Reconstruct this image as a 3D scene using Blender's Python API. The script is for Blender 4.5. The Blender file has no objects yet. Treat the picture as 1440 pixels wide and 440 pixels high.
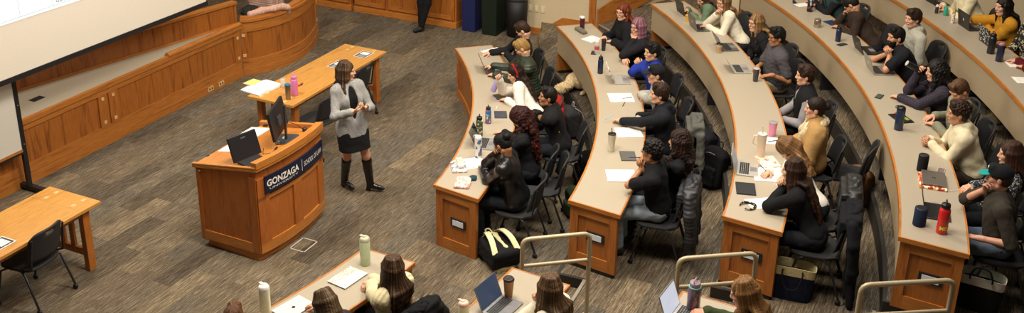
import bpy, bmesh, math, random
import numpy as np
from math import sin, cos, radians, pi, hypot, atan2, degrees, sqrt, acos
from mathutils import Vector, Matrix
random.seed(4)
SC = bpy.context.scene
COL = SC.collection
# ------------------------------------------------------------------ camera
CF, CP, CR, CH, CCY = 1438.79, 0.359178, 0.0194346, 5.93446, 84.886
FW = Vector((0, cos(CP), -sin(CP))); R0 = Vector((1, 0, 0)); U0 = R0.cross(FW)
RT = R0*cos(CR)+U0*sin(CR); UP = -R0*sin(CR)+U0*cos(CR)
camd = bpy.data.cameras.new('camera'); cam = bpy.data.objects.new('camera', camd); COL.objects.link(cam)
m = Matrix((RT, UP, -FW)).transposed().to_4x4(); m.translation = Vector((0, 0, CH)); cam.matrix_world = m
camd.sensor_width = 36; camd.sensor_fit = 'HORIZONTAL'; camd.lens = CF/1440*36
camd.shift_y = -(220-CCY)/1440; camd.clip_end = 200
SC.camera = cam
def ray(u, v): return FW*CF+RT*(u-720)+UP*(CCY-v)
def at(u, v, z):
    d = ray(u, v); return Vector((0, 0, CH))+d*((z-CH)/d.z)
# ------------------------------------------------------------------ light
SC.view_settings.view_transform = 'Standard'; SC.view_settings.look = 'None'
SC.view_settings.exposure = 0.0; SC.view_settings.gamma = 1.0; SC.view_settings.use_curve_mapping = False
wd = bpy.data.worlds.new('room_ambience'); SC.world = wd; wd.use_nodes = True
wd.node_tree.nodes['Background'].inputs[0].default_value = (1.0, 0.90, 0.78, 1)
wd.node_tree.nodes['Background'].inputs[1].default_value = 0.07
def area(name, x, y, z, sx, sy, power, tx, ty, tz=0, col=(1.0, 0.905, 0.78)):
    l = bpy.data.lights.new(name, 'AREA'); l.shape = 'RECTANGLE'; l.size = sx; l.size_y = sy; l.energy = power; l.color = col
    o = bpy.data.objects.new(name, l); COL.objects.link(o); o.location = (x, y, z)
    o.rotation_euler = (Vector((tx, ty, tz))-Vector((x, y, z))).to_track_quat('-Z', 'Y').to_euler()
    return o
TP_ = lambda s, v: (-5.4776+s*.41469+v*.90996, 12.1033+s*.90996-v*.41469)
area('ceiling_light_front', -4.5, 10.5, 6.8, 1.6, 1.6, 275, -3.5, 11.0)
area('ceiling_light_stage', -1.0, 8.0, 7.0, 1.6, 1.6, 375, -2.0, 11.0)
area('ceiling_light_middle', 1.2, 11.2, 7.0, 1.6, 1.6, 290, 0.8, 11.4)
area('ceiling_light_aisle', 1.8, 7.2, 7.0, 1.4, 1.4, 195, 1.2, 8.8)
area('ceiling_light_rear', 3.6, 14.0, 7.0, 1.4, 1.4, 85, 2.9, 13.6)
area('ceiling_light_tier', 4.6, 10.0, 7.0, 1.4, 1.4, 75, 4.0, 10.2)
area('ceiling_light_bench', TP_(-.5, -1.4)[0], TP_(-.5, -1.4)[1], 6.0, 1.2, 1.2, 120, TP_(-.2, -.2)[0], TP_(-.2, -.2)[1], .8)
area('ceiling_light_back_wall', -2.0, 15.0, 6.8, 1.5, 1.5, 90, -2.0, 16.4)
# ------------------------------------------------------------------ frames of the room
CX, CY = -7.680545, 12.055604
RI = {1: 7.185, 2: 8.76, 3: 10.318, 4: 11.861, 5: 13.3525}
DZ = 0.2292; DW = 0.563; TOP = 0.75
def zf(i): return (i-1)*DZ
def PP(r, a, z=0.0): return Vector((CX+r*cos(radians(a)), CY+r*sin(radians(a)), z))
def polar(p): return hypot(p[0]-CX, p[1]-CY), degrees(atan2(p[1]-CY, p[0]-CX))
TA = 65.5; TO = Vector((-5.47759546, 12.10334781, 0))
TU = Vector((cos(radians(TA)), sin(radians(TA)), 0)); TV = Vector((sin(radians(TA)), -cos(radians(TA)), 0))
def TP(s, v, z=0.0): return TO+TU*s+TV*v+Vector((0, 0, z))
# ------------------------------------------------------------------ mesh builder
class MB:
    def __init__(s): s.v = []; s.f = []; s.mi = []; s.uv = []; s.sm = []
    def add(s, V, F, mi=0, uv=None, smooth=False):
        b = len(s.v); s.v += [tuple(p) for p in V]
        for k, f in enumerate(F):
            s.f.append([b+i for i in f]); s.mi.append(mi); s.sm.append(smooth)
            if uv is not None: s.uv.append(uv[k])
            else:
                P = [Vector(V[i]) for i in f]
                n = (P[1]-P[0]).cross(P[2]-P[0]) if len(P) < 4 else (P[2]-P[0]).cross(P[3]-P[1])
                n = [abs(c) for c in n]; ax = n.index(max(n))
                if ax == 2: s.uv.append([(p.x, p.y) for p in P])
                elif ax == 0: s.uv.append([(p.y, p.z) for p in P])
                else: s.uv.append([(p.x, p.z) for p in P])
        return s
    def box(s, x0, x1, y0, y1, z0, z1, mi=0, M=None):
        V = [Vector((x, y, z)) for z in (z0, z1) for x, y in ((x0, y0), (x1, y0), (x1, y1), (x0, y1))]
        F = [(0, 3, 2, 1), (4, 5, 6, 7), (0, 1, 5, 4), (1, 2, 6, 5), (2, 3, 7, 6), (3, 0, 4, 7)]
        uv = []
        for f in F:
            P = [V[i] for i in f]; n = (P[1]-P[0]).cross(P[2]-P[0]); n = [abs(c) for c in n]; ax = n.index(max(n))
            uv.append([((p.x, p.y), (p.y, p.z), (p.x, p.z))[{2: 0, 0: 1, 1: 2}[ax]] for p in P])
        if M is not None: V = [M @ p for p in V]
        return s.add(V, F, mi, uv)
    def tube(s, pts, r, n=10, mi=0, closed=False, cap=True):
        pts = [Vector(p) for p in pts]; N = len(pts); V = []; prev = None
        rr = r if isinstance(r, (list, tuple)) else [r]*N
        for i, p in enumerate(pts):
            if closed: d = pts[(i+1) % N]-pts[i-1]
            else: d = pts[min(i+1, N-1)]-pts[max(i-1, 0)]
            d.normalize()
            if prev is None:
                a = Vector((0, 0, 1)) if abs(d.z) < .9 else Vector((1, 0, 0)); x = a.cross(d).normalized()
            else: x = (prev-d*prev.dot(d)).normalized()
            prev = x; y = d.cross(x)
            for k in range(n):
                t = 2*pi*k/n; V.append(p+(x*cos(t)+y*sin(t))*rr[i])
        F = []
        M_ = N if closed else N-1
        for i in range(M_):
            for k in range(n):
                a = i*n+k; b = i*n+(k+1) % n; c = ((i+1) % N)*n+(k+1) % n; d = ((i+1) % N)*n+k
                F.append((a, b, c, d))
        s.add(V, F, mi, smooth=True)
        if cap and not closed:
            s.add(V[:n][::-1], [tuple(range(n))], mi); s.add(V[-n:], [tuple(range(n))], mi)
        return s
    def lathe(s, prof, c=(0, 0, 0), n=20, mi=0, M=None):
        V = []; c = Vector(c)
        for r, z in prof:
            for k in range(n):
                t = 2*pi*k/n; p = Vector((r*cos(t), r*sin(t), z))
                V.append((M @ p if M is not None else p)+c)
        F = [];uv=[]
        for i in range(len(prof)-1):
            for k in range(n):
                F.append((i*n+k, i*n+(k+1) % n, (i+1)*n+(k+1) % n, (i+1)*n+k))
                uv.append([(k/n,prof[i][1]),((k+1)/n,prof[i][1]),((k+1)/n,prof[i+1][1]),(k/n,prof[i+1][1])])
        s.add(V, F, mi, uv, smooth=True)
        if prof[0][0] > 1e-4: s.add(V[:n][::-1], [tuple(range(n))], mi)
        if prof[-1][0] > 1e-4: s.add(V[-n:], [tuple(range(n))], mi)
        return s
    def prism(s, poly, z0, z1, mi=0):
        n = len(poly); V = [Vector((x, y, z0)) for x, y in poly]+[Vector((x, y, z1)) for x, y in poly]
        F = [tuple(range(n))[::-1], tuple(range(n, 2*n))]+[(i, (i+1) % n, n+(i+1) % n, n+i) for i in range(n)]
        L = [0]
        for i in range(n): L.append(L[-1]+hypot(poly[(i+1) % n][0]-poly[i][0], poly[(i+1) % n][1]-poly[i][1]))
        uv = [[(V[i].x, V[i].y) for i in F[0]], [(V[i].x, V[i].y) for i in F[1]]]+[[(L[i], z0), (L[i+1], z0), (L[i+1], z1), (L[i], z1)] for i in range(n)]
        return s.add(V, F, mi, uv)
    def path(s, P, n0, n1, z0, z1, mi=0, flip=False):
        """box that follows a plan polyline P [(x,y)], from offset n0 to n1 along its left normals, z0..z1 (numbers or lists)"""
        N = len(P); nr = []; L = [0]
        for i in range(N):
            a = P[max(i-1, 0)]; b = P[min(i+1, N-1)]; d = Vector((b[0]-a[0], b[1]-a[1])).normalized(); nr.append(Vector((-d.y, d.x)))
            if i: L.append(L[-1]+hypot(P[i][0]-P[i-1][0], P[i][1]-P[i-1][1]))
        g = lambda q, i: q[i] if isinstance(q, (list, tuple)) else q
        V = []
        for i in range(N):
            for n_, z in ((g(n0, i), g(z0, i)), (g(n1, i), g(z0, i)), (g(n1, i), g(z1, i)), (g(n0, i), g(z1, i))):
                V.append(Vector((P[i][0]+nr[i].x*n_, P[i][1]+nr[i].y*n_, z)))
        F = []; uv = []
        for i in range(N-1):
            a = i*4; b = a+4
            for k in range(4):
                k2 = (k+1) % 4; F.append((a+k, b+k, b+k2, a+k2))
                if k in (1, 3):
                    q = [g(z0, i), g(z1, i)] if k == 1 else [g(z1, i), g(z0, i)]
                    q2 = [g(z0, i+1), g(z1, i+1)] if k == 1 else [g(z1, i+1), g(z0, i+1)]
                else:
                    q = [g(n0, i), g(n1, i)] if k == 0 else [g(n1, i), g(n0, i)]; q2 = q
                uv.append([(L[i], q[0]), (L[i+1], q2[0]), (L[i+1], q2[1]), (L[i], q[1])])
        F += [(3, 2, 1, 0), tuple(4*(N-1)+k for k in range(4))]; uv += [[(V[j].y, V[j].z) for j in F[-2]], [(V[j].y, V[j].z) for j in F[-1]]]
        return s.add(V, F, mi, uv)
    def mesh(s, name, mats):
        me = bpy.data.meshes.new(name); me.from_pydata(s.v, [], s.f)
        ul = me.uv_layers.new(name='UVMap'); k = 0; flat = []
        for q in s.uv:
            for p in q: flat += [p[0], p[1]]
        ul.data.foreach_set('uv', flat)
        me.polygons.foreach_set('material_index', s.mi); me.polygons.foreach_set('use_smooth', s.sm)
        for m_ in (mats if isinstance(mats, (list, tuple)) else [mats]): me.materials.append(m_)
        me.update(); return me
    def build(s, name, mats, parent=None, bevel=0, fix=True):
        me = s.mesh(name, mats)
        if fix:
            bm = bmesh.new(); bm.from_mesh(me); bmesh.ops.recalc_face_normals(bm, faces=bm.faces); bm.to_mesh(me); bm.free()
        o = bpy.data.objects.new(name, me); COL.objects.link(o)
        if parent is not None: o.parent = parent
        if bevel:
            b = o.modifiers.new('bevel', 'BEVEL'); b.width = bevel; b.segments = 2; b.limit_method = 'ANGLE'; b.angle_limit = radians(40)
        return o
def thing(name, label, cat, loc=(0, 0, 0), rz=0.0, group=None):
    o = bpy.data.objects.new(name, None); COL.objects.link(o); o.location = loc; o.rotation_euler = (0, 0, rz); o.empty_display_size = .1
    o['label'] = label; o['category'] = cat
    if group: o['group'] = group
    return o
def tag(o, label, cat, group=None):
    o['label'] = label; o['category'] = cat
    if group: o['group'] = group
    return o
def struct(o): o['kind'] = 'structure'; return o
def copy_tree(o, parent=None):
    c = o.copy(); COL.objects.link(c)
    if parent is not None: c.parent = parent
    for ch in list(o.children): copy_tree(ch, c)
    return c
# ------------------------------------------------------------------ materials
def hexc(h):
    h = h.lstrip('#'); c = [int(h[i:i+2], 16)/255 for i in (0, 2, 4)]
    return tuple(((x+.055)/1.055)**2.4 if x > .04045 else x/12.92 for x in c)
MC = {}
def nt(name):
    m_ = bpy.data.materials.new(name); m_.use_nodes = True; t = m_.node_tree; b = t.nodes['Principled BSDF']; return m_, t, b
def node(t, typ, **kw):
    n = t.nodes.new(typ)
    for k, v in kw.items():
        if k.startswith('i_'): n.inputs[k[2:].replace('_', ' ')].default_value = v
        else: setattr(n, k, v)
    return n
def ramp(t, stops, interp='LINEAR'):
    r = t.nodes.new('ShaderNodeValToRGB'); r.color_ramp.interpolation = interp
    while len(r.color_ramp.elements) < len(stops): r.color_ramp.elements.new(.5)
    for e, (p, c) in zip(r.color_ramp.elements, stops): e.position = p; e.color = (*c, 1)
    return r
def plain(h, rough=.5, metal=0.0, name=None, spec=.5, coat=0.0):
    key = ('p', h, rough, metal, spec, coat)
    if key in MC: return MC[key]
    m_, t, b = nt(name or 'paint_'+h.strip('#')); c = hexc(h)
    n = node(t, 'ShaderNodeTexNoise', i_Scale=90.0, i_Detail=2.0); tc = node(t, 'ShaderNodeTexCoord'); t.links.new(tc.outputs['Object'], n.inputs['Vector'])
    r = ramp(t, [(.3, tuple(x*.93 for x in c)), (.7, tuple(min(1, x*1.05) for x in c))]); t.links.new(n.outputs['Fac'], r.inputs['Fac']); t.links.new(r.outputs['Color'], b.inputs['Base Color'])
    b.inputs['Roughness'].default_value = rough; b.inputs['Metallic'].default_value = metal; b.inputs['Specular IOR Level'].default_value = spec; b.inputs['Coat Weight'].default_value = coat
    MC[key] = m_; return m_
def fabric(h, bump=.25, scale=26.0, rough=.9, knit=0.0, sheen=.2):
    key = ('f', h, bump, scale, rough, knit)
    if key in MC: return MC[key]
    m_, t, b = nt('fabric_'+h.strip('#')); c = hexc(h); tc = node(t, 'ShaderNodeTexCoord')
    n = node(t, 'ShaderNodeTexNoise', i_Scale=scale, i_Detail=4.0, i_Roughness=.6); t.links.new(tc.outputs['Object'], n.inputs['Vector'])
    r = ramp(t, [(.25, tuple(x*.9 for x in c)), (.75, tuple(min(1, x*1.07) for x in c))]); t.links.new(n.outputs['Fac'], r.inputs['Fac']); t.links.new(r.outputs['Color'], b.inputs['Base Color'])
    bp = node(t, 'ShaderNodeBump', i_Strength=bump, i_Distance=.02); t.links.new(n.outputs['Fac'], bp.inputs['Height'])
    if knit:
        w = node(t, 'ShaderNodeTexWave', i_Scale=knit); w.bands_direction = 'X'; t.links.new(tc.outputs['Object'], w.inputs['Vector'])
        b2 = node(t, 'ShaderNodeBump', i_Strength=.6, i_Distance=.01); t.links.new(w.outputs['Fac'], b2.inputs['Height']); t.links.new(bp.outputs['Normal'], b2.inputs['Normal']); t.links.new(b2.outputs['Normal'], b.inputs['Normal'])
    else: t.links.new(bp.outputs['Normal'], b.inputs['Normal'])
    b.inputs['Roughness'].default_value = rough; b.inputs['Specular IOR Level'].default_value = .25
    MC[key] = m_; return m_
def puffer(h):
    key = ('puf', h)
    if key in MC: return MC[key]
    m_, t, b = nt('quilted_'+h.strip('#')); c = hexc(h); tc = node(t, 'ShaderNodeTexCoord')
    w = node(t, 'ShaderNodeTexWave', i_Scale=7.5, i_Distortion=1.5); w.bands_direction = 'Z'; t.links.new(tc.outputs['Object'], w.inputs['Vector'])
    r = ramp(t, [(0, tuple(x*.7 for x in c)), (.4, c)]); t.links.new(w.outputs['Fac'], r.inputs['Fac']); t.links.new(r.outputs['Color'], b.inputs['Base Color'])
    bp = node(t, 'ShaderNodeBump', i_Strength=.3, i_Distance=.012); t.links.new(w.outputs['Fac'], bp.inputs['Height']); t.links.new(bp.outputs['Normal'], b.inputs['Normal'])
    b.inputs['Roughness'].default_value = .5; MC[key] = m_; return m_
def pattern(kind, cols, scale=20.0, rough=.85):
    key = (kind, tuple(cols), scale)
    if key in MC: return MC[key]
    m_, t, b = nt('pattern_'+kind); tc = node(t, 'ShaderNodeTexCoord'); cc = [hexc(x) for x in cols]
    if kind == 'plaid':
        out = None
        for dr in ('X', 'Y', 'Z'):
            w = node(t, 'ShaderNodeTexWave', i_Scale=scale*.3); w.bands_direction = dr; t.links.new(tc.outputs['Object'], w.inputs['Vector'])
            r = ramp(t, [(.45, cc[0]), (.8, cc[1])]); t.links.new(w.outputs['Fac'], r.inputs['Fac'])
            if out is None: out = r.outputs['Color']
            else:
                mx = node(t, 'ShaderNodeMix', data_type='RGBA', blend_type='MIX'); mx.inputs['Factor'].default_value = .5
                t.links.new(out, mx.inputs['A']); t.links.new(r.outputs['Color'], mx.inputs['B']); out = mx.outputs['Result']
        t.links.new(out, b.inputs['Base Color'])
    elif kind in ('blotch', 'tweed'):
        n = node(t, 'ShaderNodeTexNoise', i_Scale=scale, i_Detail=1.0 if kind == 'blotch' else 6.0, i_Roughness=.5 if kind == 'blotch' else .9); t.links.new(tc.outputs['Object'], n.inputs['Vector'])
        if kind == 'blotch': st = [(0, cc[0])]+[(.5+.07*k, cc[k]) for k in range(1, len(cc))]; r = ramp(t, st, 'CONSTANT')
        else: r = ramp(t, [(.35+.3*k/(len(cc)-1), cc[k]) for k in range(len(cc))])
        t.links.new(n.outputs['Fac'], r.inputs['Fac']); t.links.new(r.outputs['Color'], b.inputs['Base Color'])
    elif kind == 'cells':
        n = node(t, 'ShaderNodeTexVoronoi', i_Scale=scale); t.links.new(tc.outputs['Object'], n.inputs['Vector'])
        sp = node(t, 'ShaderNodeSeparateColor'); t.links.new(n.outputs['Color'], sp.inputs['Color'])
        r = ramp(t, [(k/len(cc), cc[k]) for k in range(len(cc))], 'CONSTANT'); t.links.new(sp.outputs['Red'], r.inputs['Fac']); t.links.new(r.outputs['Color'], b.inputs['Base Color'])
    b.inputs['Roughness'].default_value = rough; MC[key] = m_; return m_
def oak(name, light, dark, vertical=False, rough=.38, sc=1.0):
    key = ('oak', name)
    if key in MC: return MC[key]
    m_, t, b = nt(name); uv = node(t, 'ShaderNodeTexCoord'); mp = node(t, 'ShaderNodeMapping')
    mp.inputs['Scale'].default_value = (1.2*sc, 16*sc, 1) if not vertical else (16*sc, 1.2*sc, 1)
    t.links.new(uv.outputs['UV'], mp.inputs['Vector'])
    n1 = node(t, 'ShaderNodeTexNoise', i_Scale=1.6, i_Detail=5.0, i_Roughness=.6, i_Distortion=.8); t.links.new(mp.outputs['Vector'], n1.inputs['Vector'])
    mp2 = node(t, 'ShaderNodeMapping'); mp2.inputs['Scale'].default_value = (3, 70, 1) if not vertical else (70, 3, 1); t.links.new(uv.outputs['UV'], mp2.inputs['Vector'])
    n2 = node(t, 'ShaderNodeTexNoise', i_Scale=2.0, i_Detail=3.0); t.links.new(mp2.outputs['Vector'], n2.inputs['Vector'])
    L = hexc(light); D = hexc(dark)
    r1 = ramp(t, [(.3, D), (.5, L), (.62, tuple(x*.88 for x in L)), (.78, L)]); t.links.new(n1.outputs['Fac'], r1.inputs['Fac'])
    r2 = ramp(t, [(.35, (.72, .66, .6)), (.55, (1, 1, 1))]); t.links.new(n2.outputs['Fac'], r2.inputs['Fac'])
    mx = node(t, 'ShaderNodeMix', data_type='RGBA', blend_type='MULTIPLY'); mx.inputs['Factor'].default_value = .8
    t.links.new(r1.outputs['Color'], mx.inputs['A']); t.links.new(r2.outputs['Color'], mx.inputs['B']); t.links.new(mx.outputs['Result'], b.inputs['Base Color'])
    bp = node(t, 'ShaderNodeBump', i_Strength=.08, i_Distance=.005); t.links.new(n2.outputs['Fac'], bp.inputs['Height']); t.links.new(bp.outputs['Normal'], b.inputs['Normal'])
    b.inputs['Roughness'].default_value = rough; MC[key] = m_; return m_
OAKH = oak('oak_grain_along', '#b87432', '#8f5220')
OAKV = oak('oak_grain_upright', '#b06a2b', '#86481b', True)
OAKP = oak('oak_panel_upright', '#a96527', '#713a14', True, sc=.6)
OAKT = oak('oak_table_light', '#cf9549', '#b37a38', rough=.3)
OAKE = oak('oak_edge', '#c07a35', '#9c5c24', rough=.35)
PEG = oak('pale_maple', '#e3bf83', '#c9a263')
PODV = oak('cherry_upright', '#b4682a', '#9a531f', True, rough=.33, sc=.7)
PODH = oak('cherry_along', '#c58039', '#a4622a', rough=.3)
def laminate():
    m_, t, b = nt('speckled_laminate'); tc = node(t, 'ShaderNodeTexCoord')
    n = node(t, 'ShaderNodeTexNoise', i_Scale=260.0, i_Detail=2.0); n2 = node(t, 'ShaderNodeTexNoise', i_Scale=1.7, i_Detail=3.0)
    for k in (n, n2): t.links.new(tc.outputs['Object'], k.inputs['Vector'])
    r = ramp(t, [(.3, hexc('#8a7f6e')), (.5, hexc('#a89c88')), (.7, hexc('#b8ac96'))]); t.links.new(n.outputs['Fac'], r.inputs['Fac'])
    t.links.new(r.outputs['Color'], b.inputs['Base Color']); b.inputs['Roughness'].default_value = .42; return m_
LAM = laminate()
TAN = plain('#a79476', .55, name='tan_laminate_panel')
def carpet():
    m_, t, b = nt('plank_carpet'); g = node(t, 'ShaderNodeNewGeometry'); mp = node(t, 'ShaderNodeMapping', vector_type='POINT')
    mp.inputs['Rotation'].default_value = (0, 0, radians(-64.5)); t.links.new(g.outputs['Position'], mp.inputs['Vector'])
    br = node(t, 'ShaderNodeTexBrick', offset=.37, offset_frequency=2, squash=1.0); t.links.new(mp.outputs['Vector'], br.inputs['Vector'])
    br.inputs['Scale'].default_value = 1.0; br.inputs['Brick Width'].default_value = 1.0; br.inputs['Row Height'].default_value = .25; br.inputs['Mortar Size'].default_value = 0
    br.inputs['Color1'].default_value = (0, 0, 0, 1); br.inputs['Color2'].default_value = (1, 1, 1, 1); br.inputs['Bias'].default_value = 0
    # streaks along the plank
    mp2 = node(t, 'ShaderNodeMapping'); mp2.inputs['Scale'].default_value = (3.6, 64, 1); t.links.new(mp.outputs['Vector'], mp2.inputs['Vector'])
    ad = node(t, 'ShaderNodeVectorMath', operation='MULTIPLY_ADD'); ad.inputs[1].default_value = (7.3, 31.7, 0); t.links.new(br.outputs['Color'], ad.inputs[0]); t.links.new(mp2.outputs['Vector'], ad.inputs[2])
    n1 = node(t, 'ShaderNodeTexNoise', i_Scale=1.3, i_Detail=7.0, i_Roughness=.74); t.links.new(ad.outputs[0], n1.inputs['Vector'])
    n2 = node(t, 'ShaderNodeTexNoise', i_Scale=60.0, i_Detail=2.0); t.links.new(mp.outputs['Vector'], n2.inputs['Vector'])
    r1 = ramp(t, [(.34, hexc('#3b332a')), (.46, hexc('#5e5447')), (.56, hexc('#786d5d')), (.67, hexc('#a39580'))]); t.links.new(n1.outputs['Fac'], r1.inputs['Fac'])
    r2 = ramp(t, [(0, (.62, .60, .58)), (.3, (1.0, .95, .86)), (.65, (.78, .82, .87)), (1, (1.3, 1.22, 1.06))]); t.links.new(br.outputs['Color'], r2.inputs['Fac'])
    mx = node(t, 'ShaderNodeMix', data_type='RGBA', blend_type='MULTIPLY'); mx.inputs['Factor'].default_value = 1; t.links.new(r1.outputs['Color'], mx.inputs['A']); t.links.new(r2.outputs['Color'], mx.inputs['B'])
    r3 = ramp(t, [(.35, (.8, .8, .8)), (.65, (1.1, 1.1, 1.1))]); t.links.new(n2.outputs['Fac'], r3.inputs['Fac'])
    mx2 = node(t, 'ShaderNodeMix', data_type='RGBA', blend_type='MULTIPLY'); mx2.inputs['Factor'].default_value = 1; t.links.new(mx.outputs['Result'], mx2.inputs['A']); t.links.new(r3.outputs['Color'], mx2.inputs['B'])
    t.links.new(mx2.outputs['Result'], b.inputs['Base Color']); b.inputs['Roughness'].default_value = 1.0; b.inputs['Specular IOR Level'].default_value = .1
    bp = node(t, 'ShaderNodeBump', i_Strength=.3, i_Distance=.01); t.links.new(n1.outputs['Fac'], bp.inputs['Height']); t.links.new(bp.outputs['Normal'], b.inputs['Normal'])
    return m_
CARPET = carpet()
RUBBER = plain('#25211d', .6, name='dark_rubber')
WALL = plain('#c9b793', .9, name='beige_wall_paint')
BLACK = plain('#17171a', .5); BLACKM = plain('#1d1d20', .35); DARK = plain('#26262a', .6); STEEL = plain('#b9b6ae', .3, 1.0); RAILM = plain('#b7a888', .4, .25, name='champagne_painted_metal')
WHITE = plain('#efeae0', .6); PAPER = plain('#f3eee4', .8); PLAST = plain('#e9e3d6', .4)
GREY = plain('#8d8d90', .4, .6); SILV = plain('#b5b3b0', .35, .8); MESH = plain('#1b1b1c', .75)
CREAMC = plain('#e6dcc0', .5)
def emis(h, s, name='lit_screen'):
    key = ('e', h, s)
    if key in MC: return MC[key]
    m_, t, b = nt(name); c = hexc(h); n = node(t, 'ShaderNodeTexNoise', i_Scale=3.0); r = ramp(t, [(.3, tuple(x*.96 for x in c)), (.7, c)]); t.links.new(n.outputs['Fac'], r.inputs['Fac'])
    t.links.new(r.outputs['Color'], b.inputs['Emission Color']); b.inputs['Emission Strength'].default_value = s; b.inputs['Base Color'].default_value = (.02, .02, .02, 1); b.inputs['Roughness'].default_value = .3
    MC[key] = m_; return m_
def glassy(h, alpha=.35):
    key = ('g', h, alpha)
    if key in MC: return MC[key]
    m_, t, b = nt('clear_plastic'); c = hexc(h); n = node(t, 'ShaderNodeTexNoise', i_Scale=8.0); r = ramp(t, [(.3, tuple(x*.9 for x in c)), (.7, c)]); t.links.new(n.outputs['Fac'], r.inputs['Fac']); t.links.new(r.outputs['Color'], b.inputs['Base Color'])
    b.inputs['Alpha'].default_value = alpha; b.inputs['Roughness'].default_value = .08; MC[key] = m_; return m_
def text_into(mb, s, size, M, mi=0, fn=None, bold=0.0):
    """filled lettering: adds its faces to mb; M places the text plane, fn bends points"""
    cu = bpy.data.curves.new('lettering', 'FONT'); cu.body = s; cu.size = size; cu.offset = bold; cu.resolution_u = 3
    o = bpy.data.objects.new('lettering', cu); COL.objects.link(o); dg = bpy.context.evaluated_depsgraph_get()
    me = bpy.data.meshes.new_from_object(o.evaluated_get(dg)); V = [v.co.copy() for v in me.vertices]; F = [tuple(p.vertices) for p in me.polygons]
    w = max([v.x for v in V] or [0])
    V = [(fn(v) if fn else M @ v) for v in V]
    if V: mb.add(V, F, mi)
    bpy.data.objects.remove(o); bpy.data.meshes.remove(me); bpy.data.curves.remove(cu); return w
# ================================================================== THE ROOM
def arc(r, a0, a1, n=None):
    n = n or max(2, int(abs(a1-a0)*r/12)+1)
    return [(CX+r*cos(radians(a0+(a1-a0)*k/n)), CY+r*sin(radians(a0+(a1-a0)*k/n))) for k in range(n+1)]
mb = MB(); mb.prism([(-14, 2.0), (9, 2.0), (9, 22), (-14, 22)], -.3, 0.0); struct(mb.build('floor', CARPET))
AMAX = {2: 33.5, 3: 30.5, 4: 27.5, 5: 25.0, 6: 23.0}
def pol_T(s_, v_):
    p = TP(s_, v_); return polar(p)
def edge(i, off=0.0, half=False):
    """front edge of tier i as (r, angle): the aisle at -27.8..-20.3 steps later, the far side aisle too"""
    r0 = RI[i]-.03; ra = RI[i]+(.26 if not half else -.10)
    P = [(r0, -62+k*34.2/20) for k in range(21)]+[(ra, -27.75+k*7.4/8) for k in range(9)]+[(r0, -20.3+k*38.5/30) for k in range(31)]
    if i == 2: P += [pol_T(5.9, 3.82), pol_T(6.42, 3.59), pol_T(6.72, 3.52), pol_T(7.3, 3.25)]
    else:
        rb = r0+(.46 if not half else .0); P += [(rb, 18.4+k*(AMAX[i]-18.4)/10) for k in range(11)]
    return [(CX+(r+off)*cos(radians(a)), CY+(r+off)*sin(radians(a))) for r, a in P]
AMAX[3] = 34
for i in (2, 3, 4, 5):
    E_ = edge(i); ro = RI[5]+2.0; am = polar(E_[-1])[1]
    mb = MB(); mb.prism(E_+arc(ro, am, -62, 40), 0.0 if i == 2 else zf(i-1)-.02, zf(i)); struct(mb.build('floor', CARPET))
    mb = MB(); mb.path(E_[:61], -.004, .012, zf(i-1), zf(i)-.012); struct(mb.build('trim_%d' % i, RUBBER))
    mb = MB(); mb.path(E_[:61], -.03, .013, zf(i)-.012, zf(i)+.003); struct(mb.build('trim_%d' % (20+i), plain('#2a2621', .7)))
    H_ = edge(i, 0, True); a0, a1 = 21, 29
    segs = [(H_[21:30], E_[21:30])]+([(H_[-11:], E_[-11:])] if i > 2 else [])
    for hp, ep in segs:
        mb = MB(); mb.prism(hp+ep[::-1], zf(i-1)-.02, zf(i)-DZ/2); struct(mb.build('floor', CARPET))
        mb = MB(); mb.path(hp, -.02, .012, zf(i)-DZ/2-.012, zf(i)-DZ/2+.003); struct(mb.build('trim_%d' % (30+i), plain('#8f887a', .4)))
    mb = MB(); mb.path(E_[21:30], -.02, .014, zf(i)-.004, zf(i)+.005); struct(mb.build('trim_%d' % (40+i), plain('#8f887a', .4)))
# back wall (runs along TV), its baseboard with the stepped top
WS = 7.08
def slab(P0, P1, z0, z1, th): # vertical slab from P0 to P1, thickness th to the left
    mb = MB(); mb.path([(P0.x, P0.y), (P1.x, P1.y)], 0, th, z0, z1); return mb
struct(slab(TP(WS, -5), TP(WS, 4.27), 0, 4.2, .15).build('wall_back', WALL))
bb = MB()
bp = [(-5, .11), (3.38, .11), (3.75, .37), (4.27, .37)]
for (a, za), (b, zb) in zip(bp, bp[1:]):
    A = TP(WS-.02, a); B = TP(WS-.02, b); bb.path([(A.x, A.y), (B.x, B.y)], 0, .019, [0, 0], [za, zb])
struct(bb.build('baseboard_back', OAKH))
struct(slab(TP(WS-.03, 4.24), TP(WS-.03, 4.36), 0, 4.2, .2).build('trim_1', OAKV))
# stair side wall going back from that corner, with its sloping skirting
struct(slab(TP(WS, 4.36), TP(WS+2.6, 5.6), 0, 4.2, .12).build('wall_stair', WALL))
sb = MB(); A = TP(WS, 4.38); B = TP(WS+2.6, 5.62); sb.path([(A.x, A.y), (B.x, B.y)], -.03, -.002, [0.2, 1.0], [.62, 1.5]); struct(sb.build('baseboard_stair', OAKH))
struct(slab(TP(8.75, 4.4), TP(8.75, 12), 0, 4.2, .15).build('wall_rear', WALL))
struct(slab(TP(8.72, 4.6), TP(8.72, 12), .4, .62, .03).build('baseboard_rear', OAKH))
cp0 = PP(11.95, 20.6)+Vector((.16, .05, 0)); mb = MB(); mb.box(-.10, .10, -.12, .12, 0, 4.2, 0, Matrix.Translation(cp0) @ Matrix.Rotation(rt if False else radians(TA), 4, 'Z')); struct(mb.build('wall_pier', WALL))
# beige column by the third tier
# side and front walls out of the frame
struct(slab(TP(-9, -3.4), TP(WS, -3.4), 0, 4.2, .15).build('wall_front', plain('#8a6a45', .7)))
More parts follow.
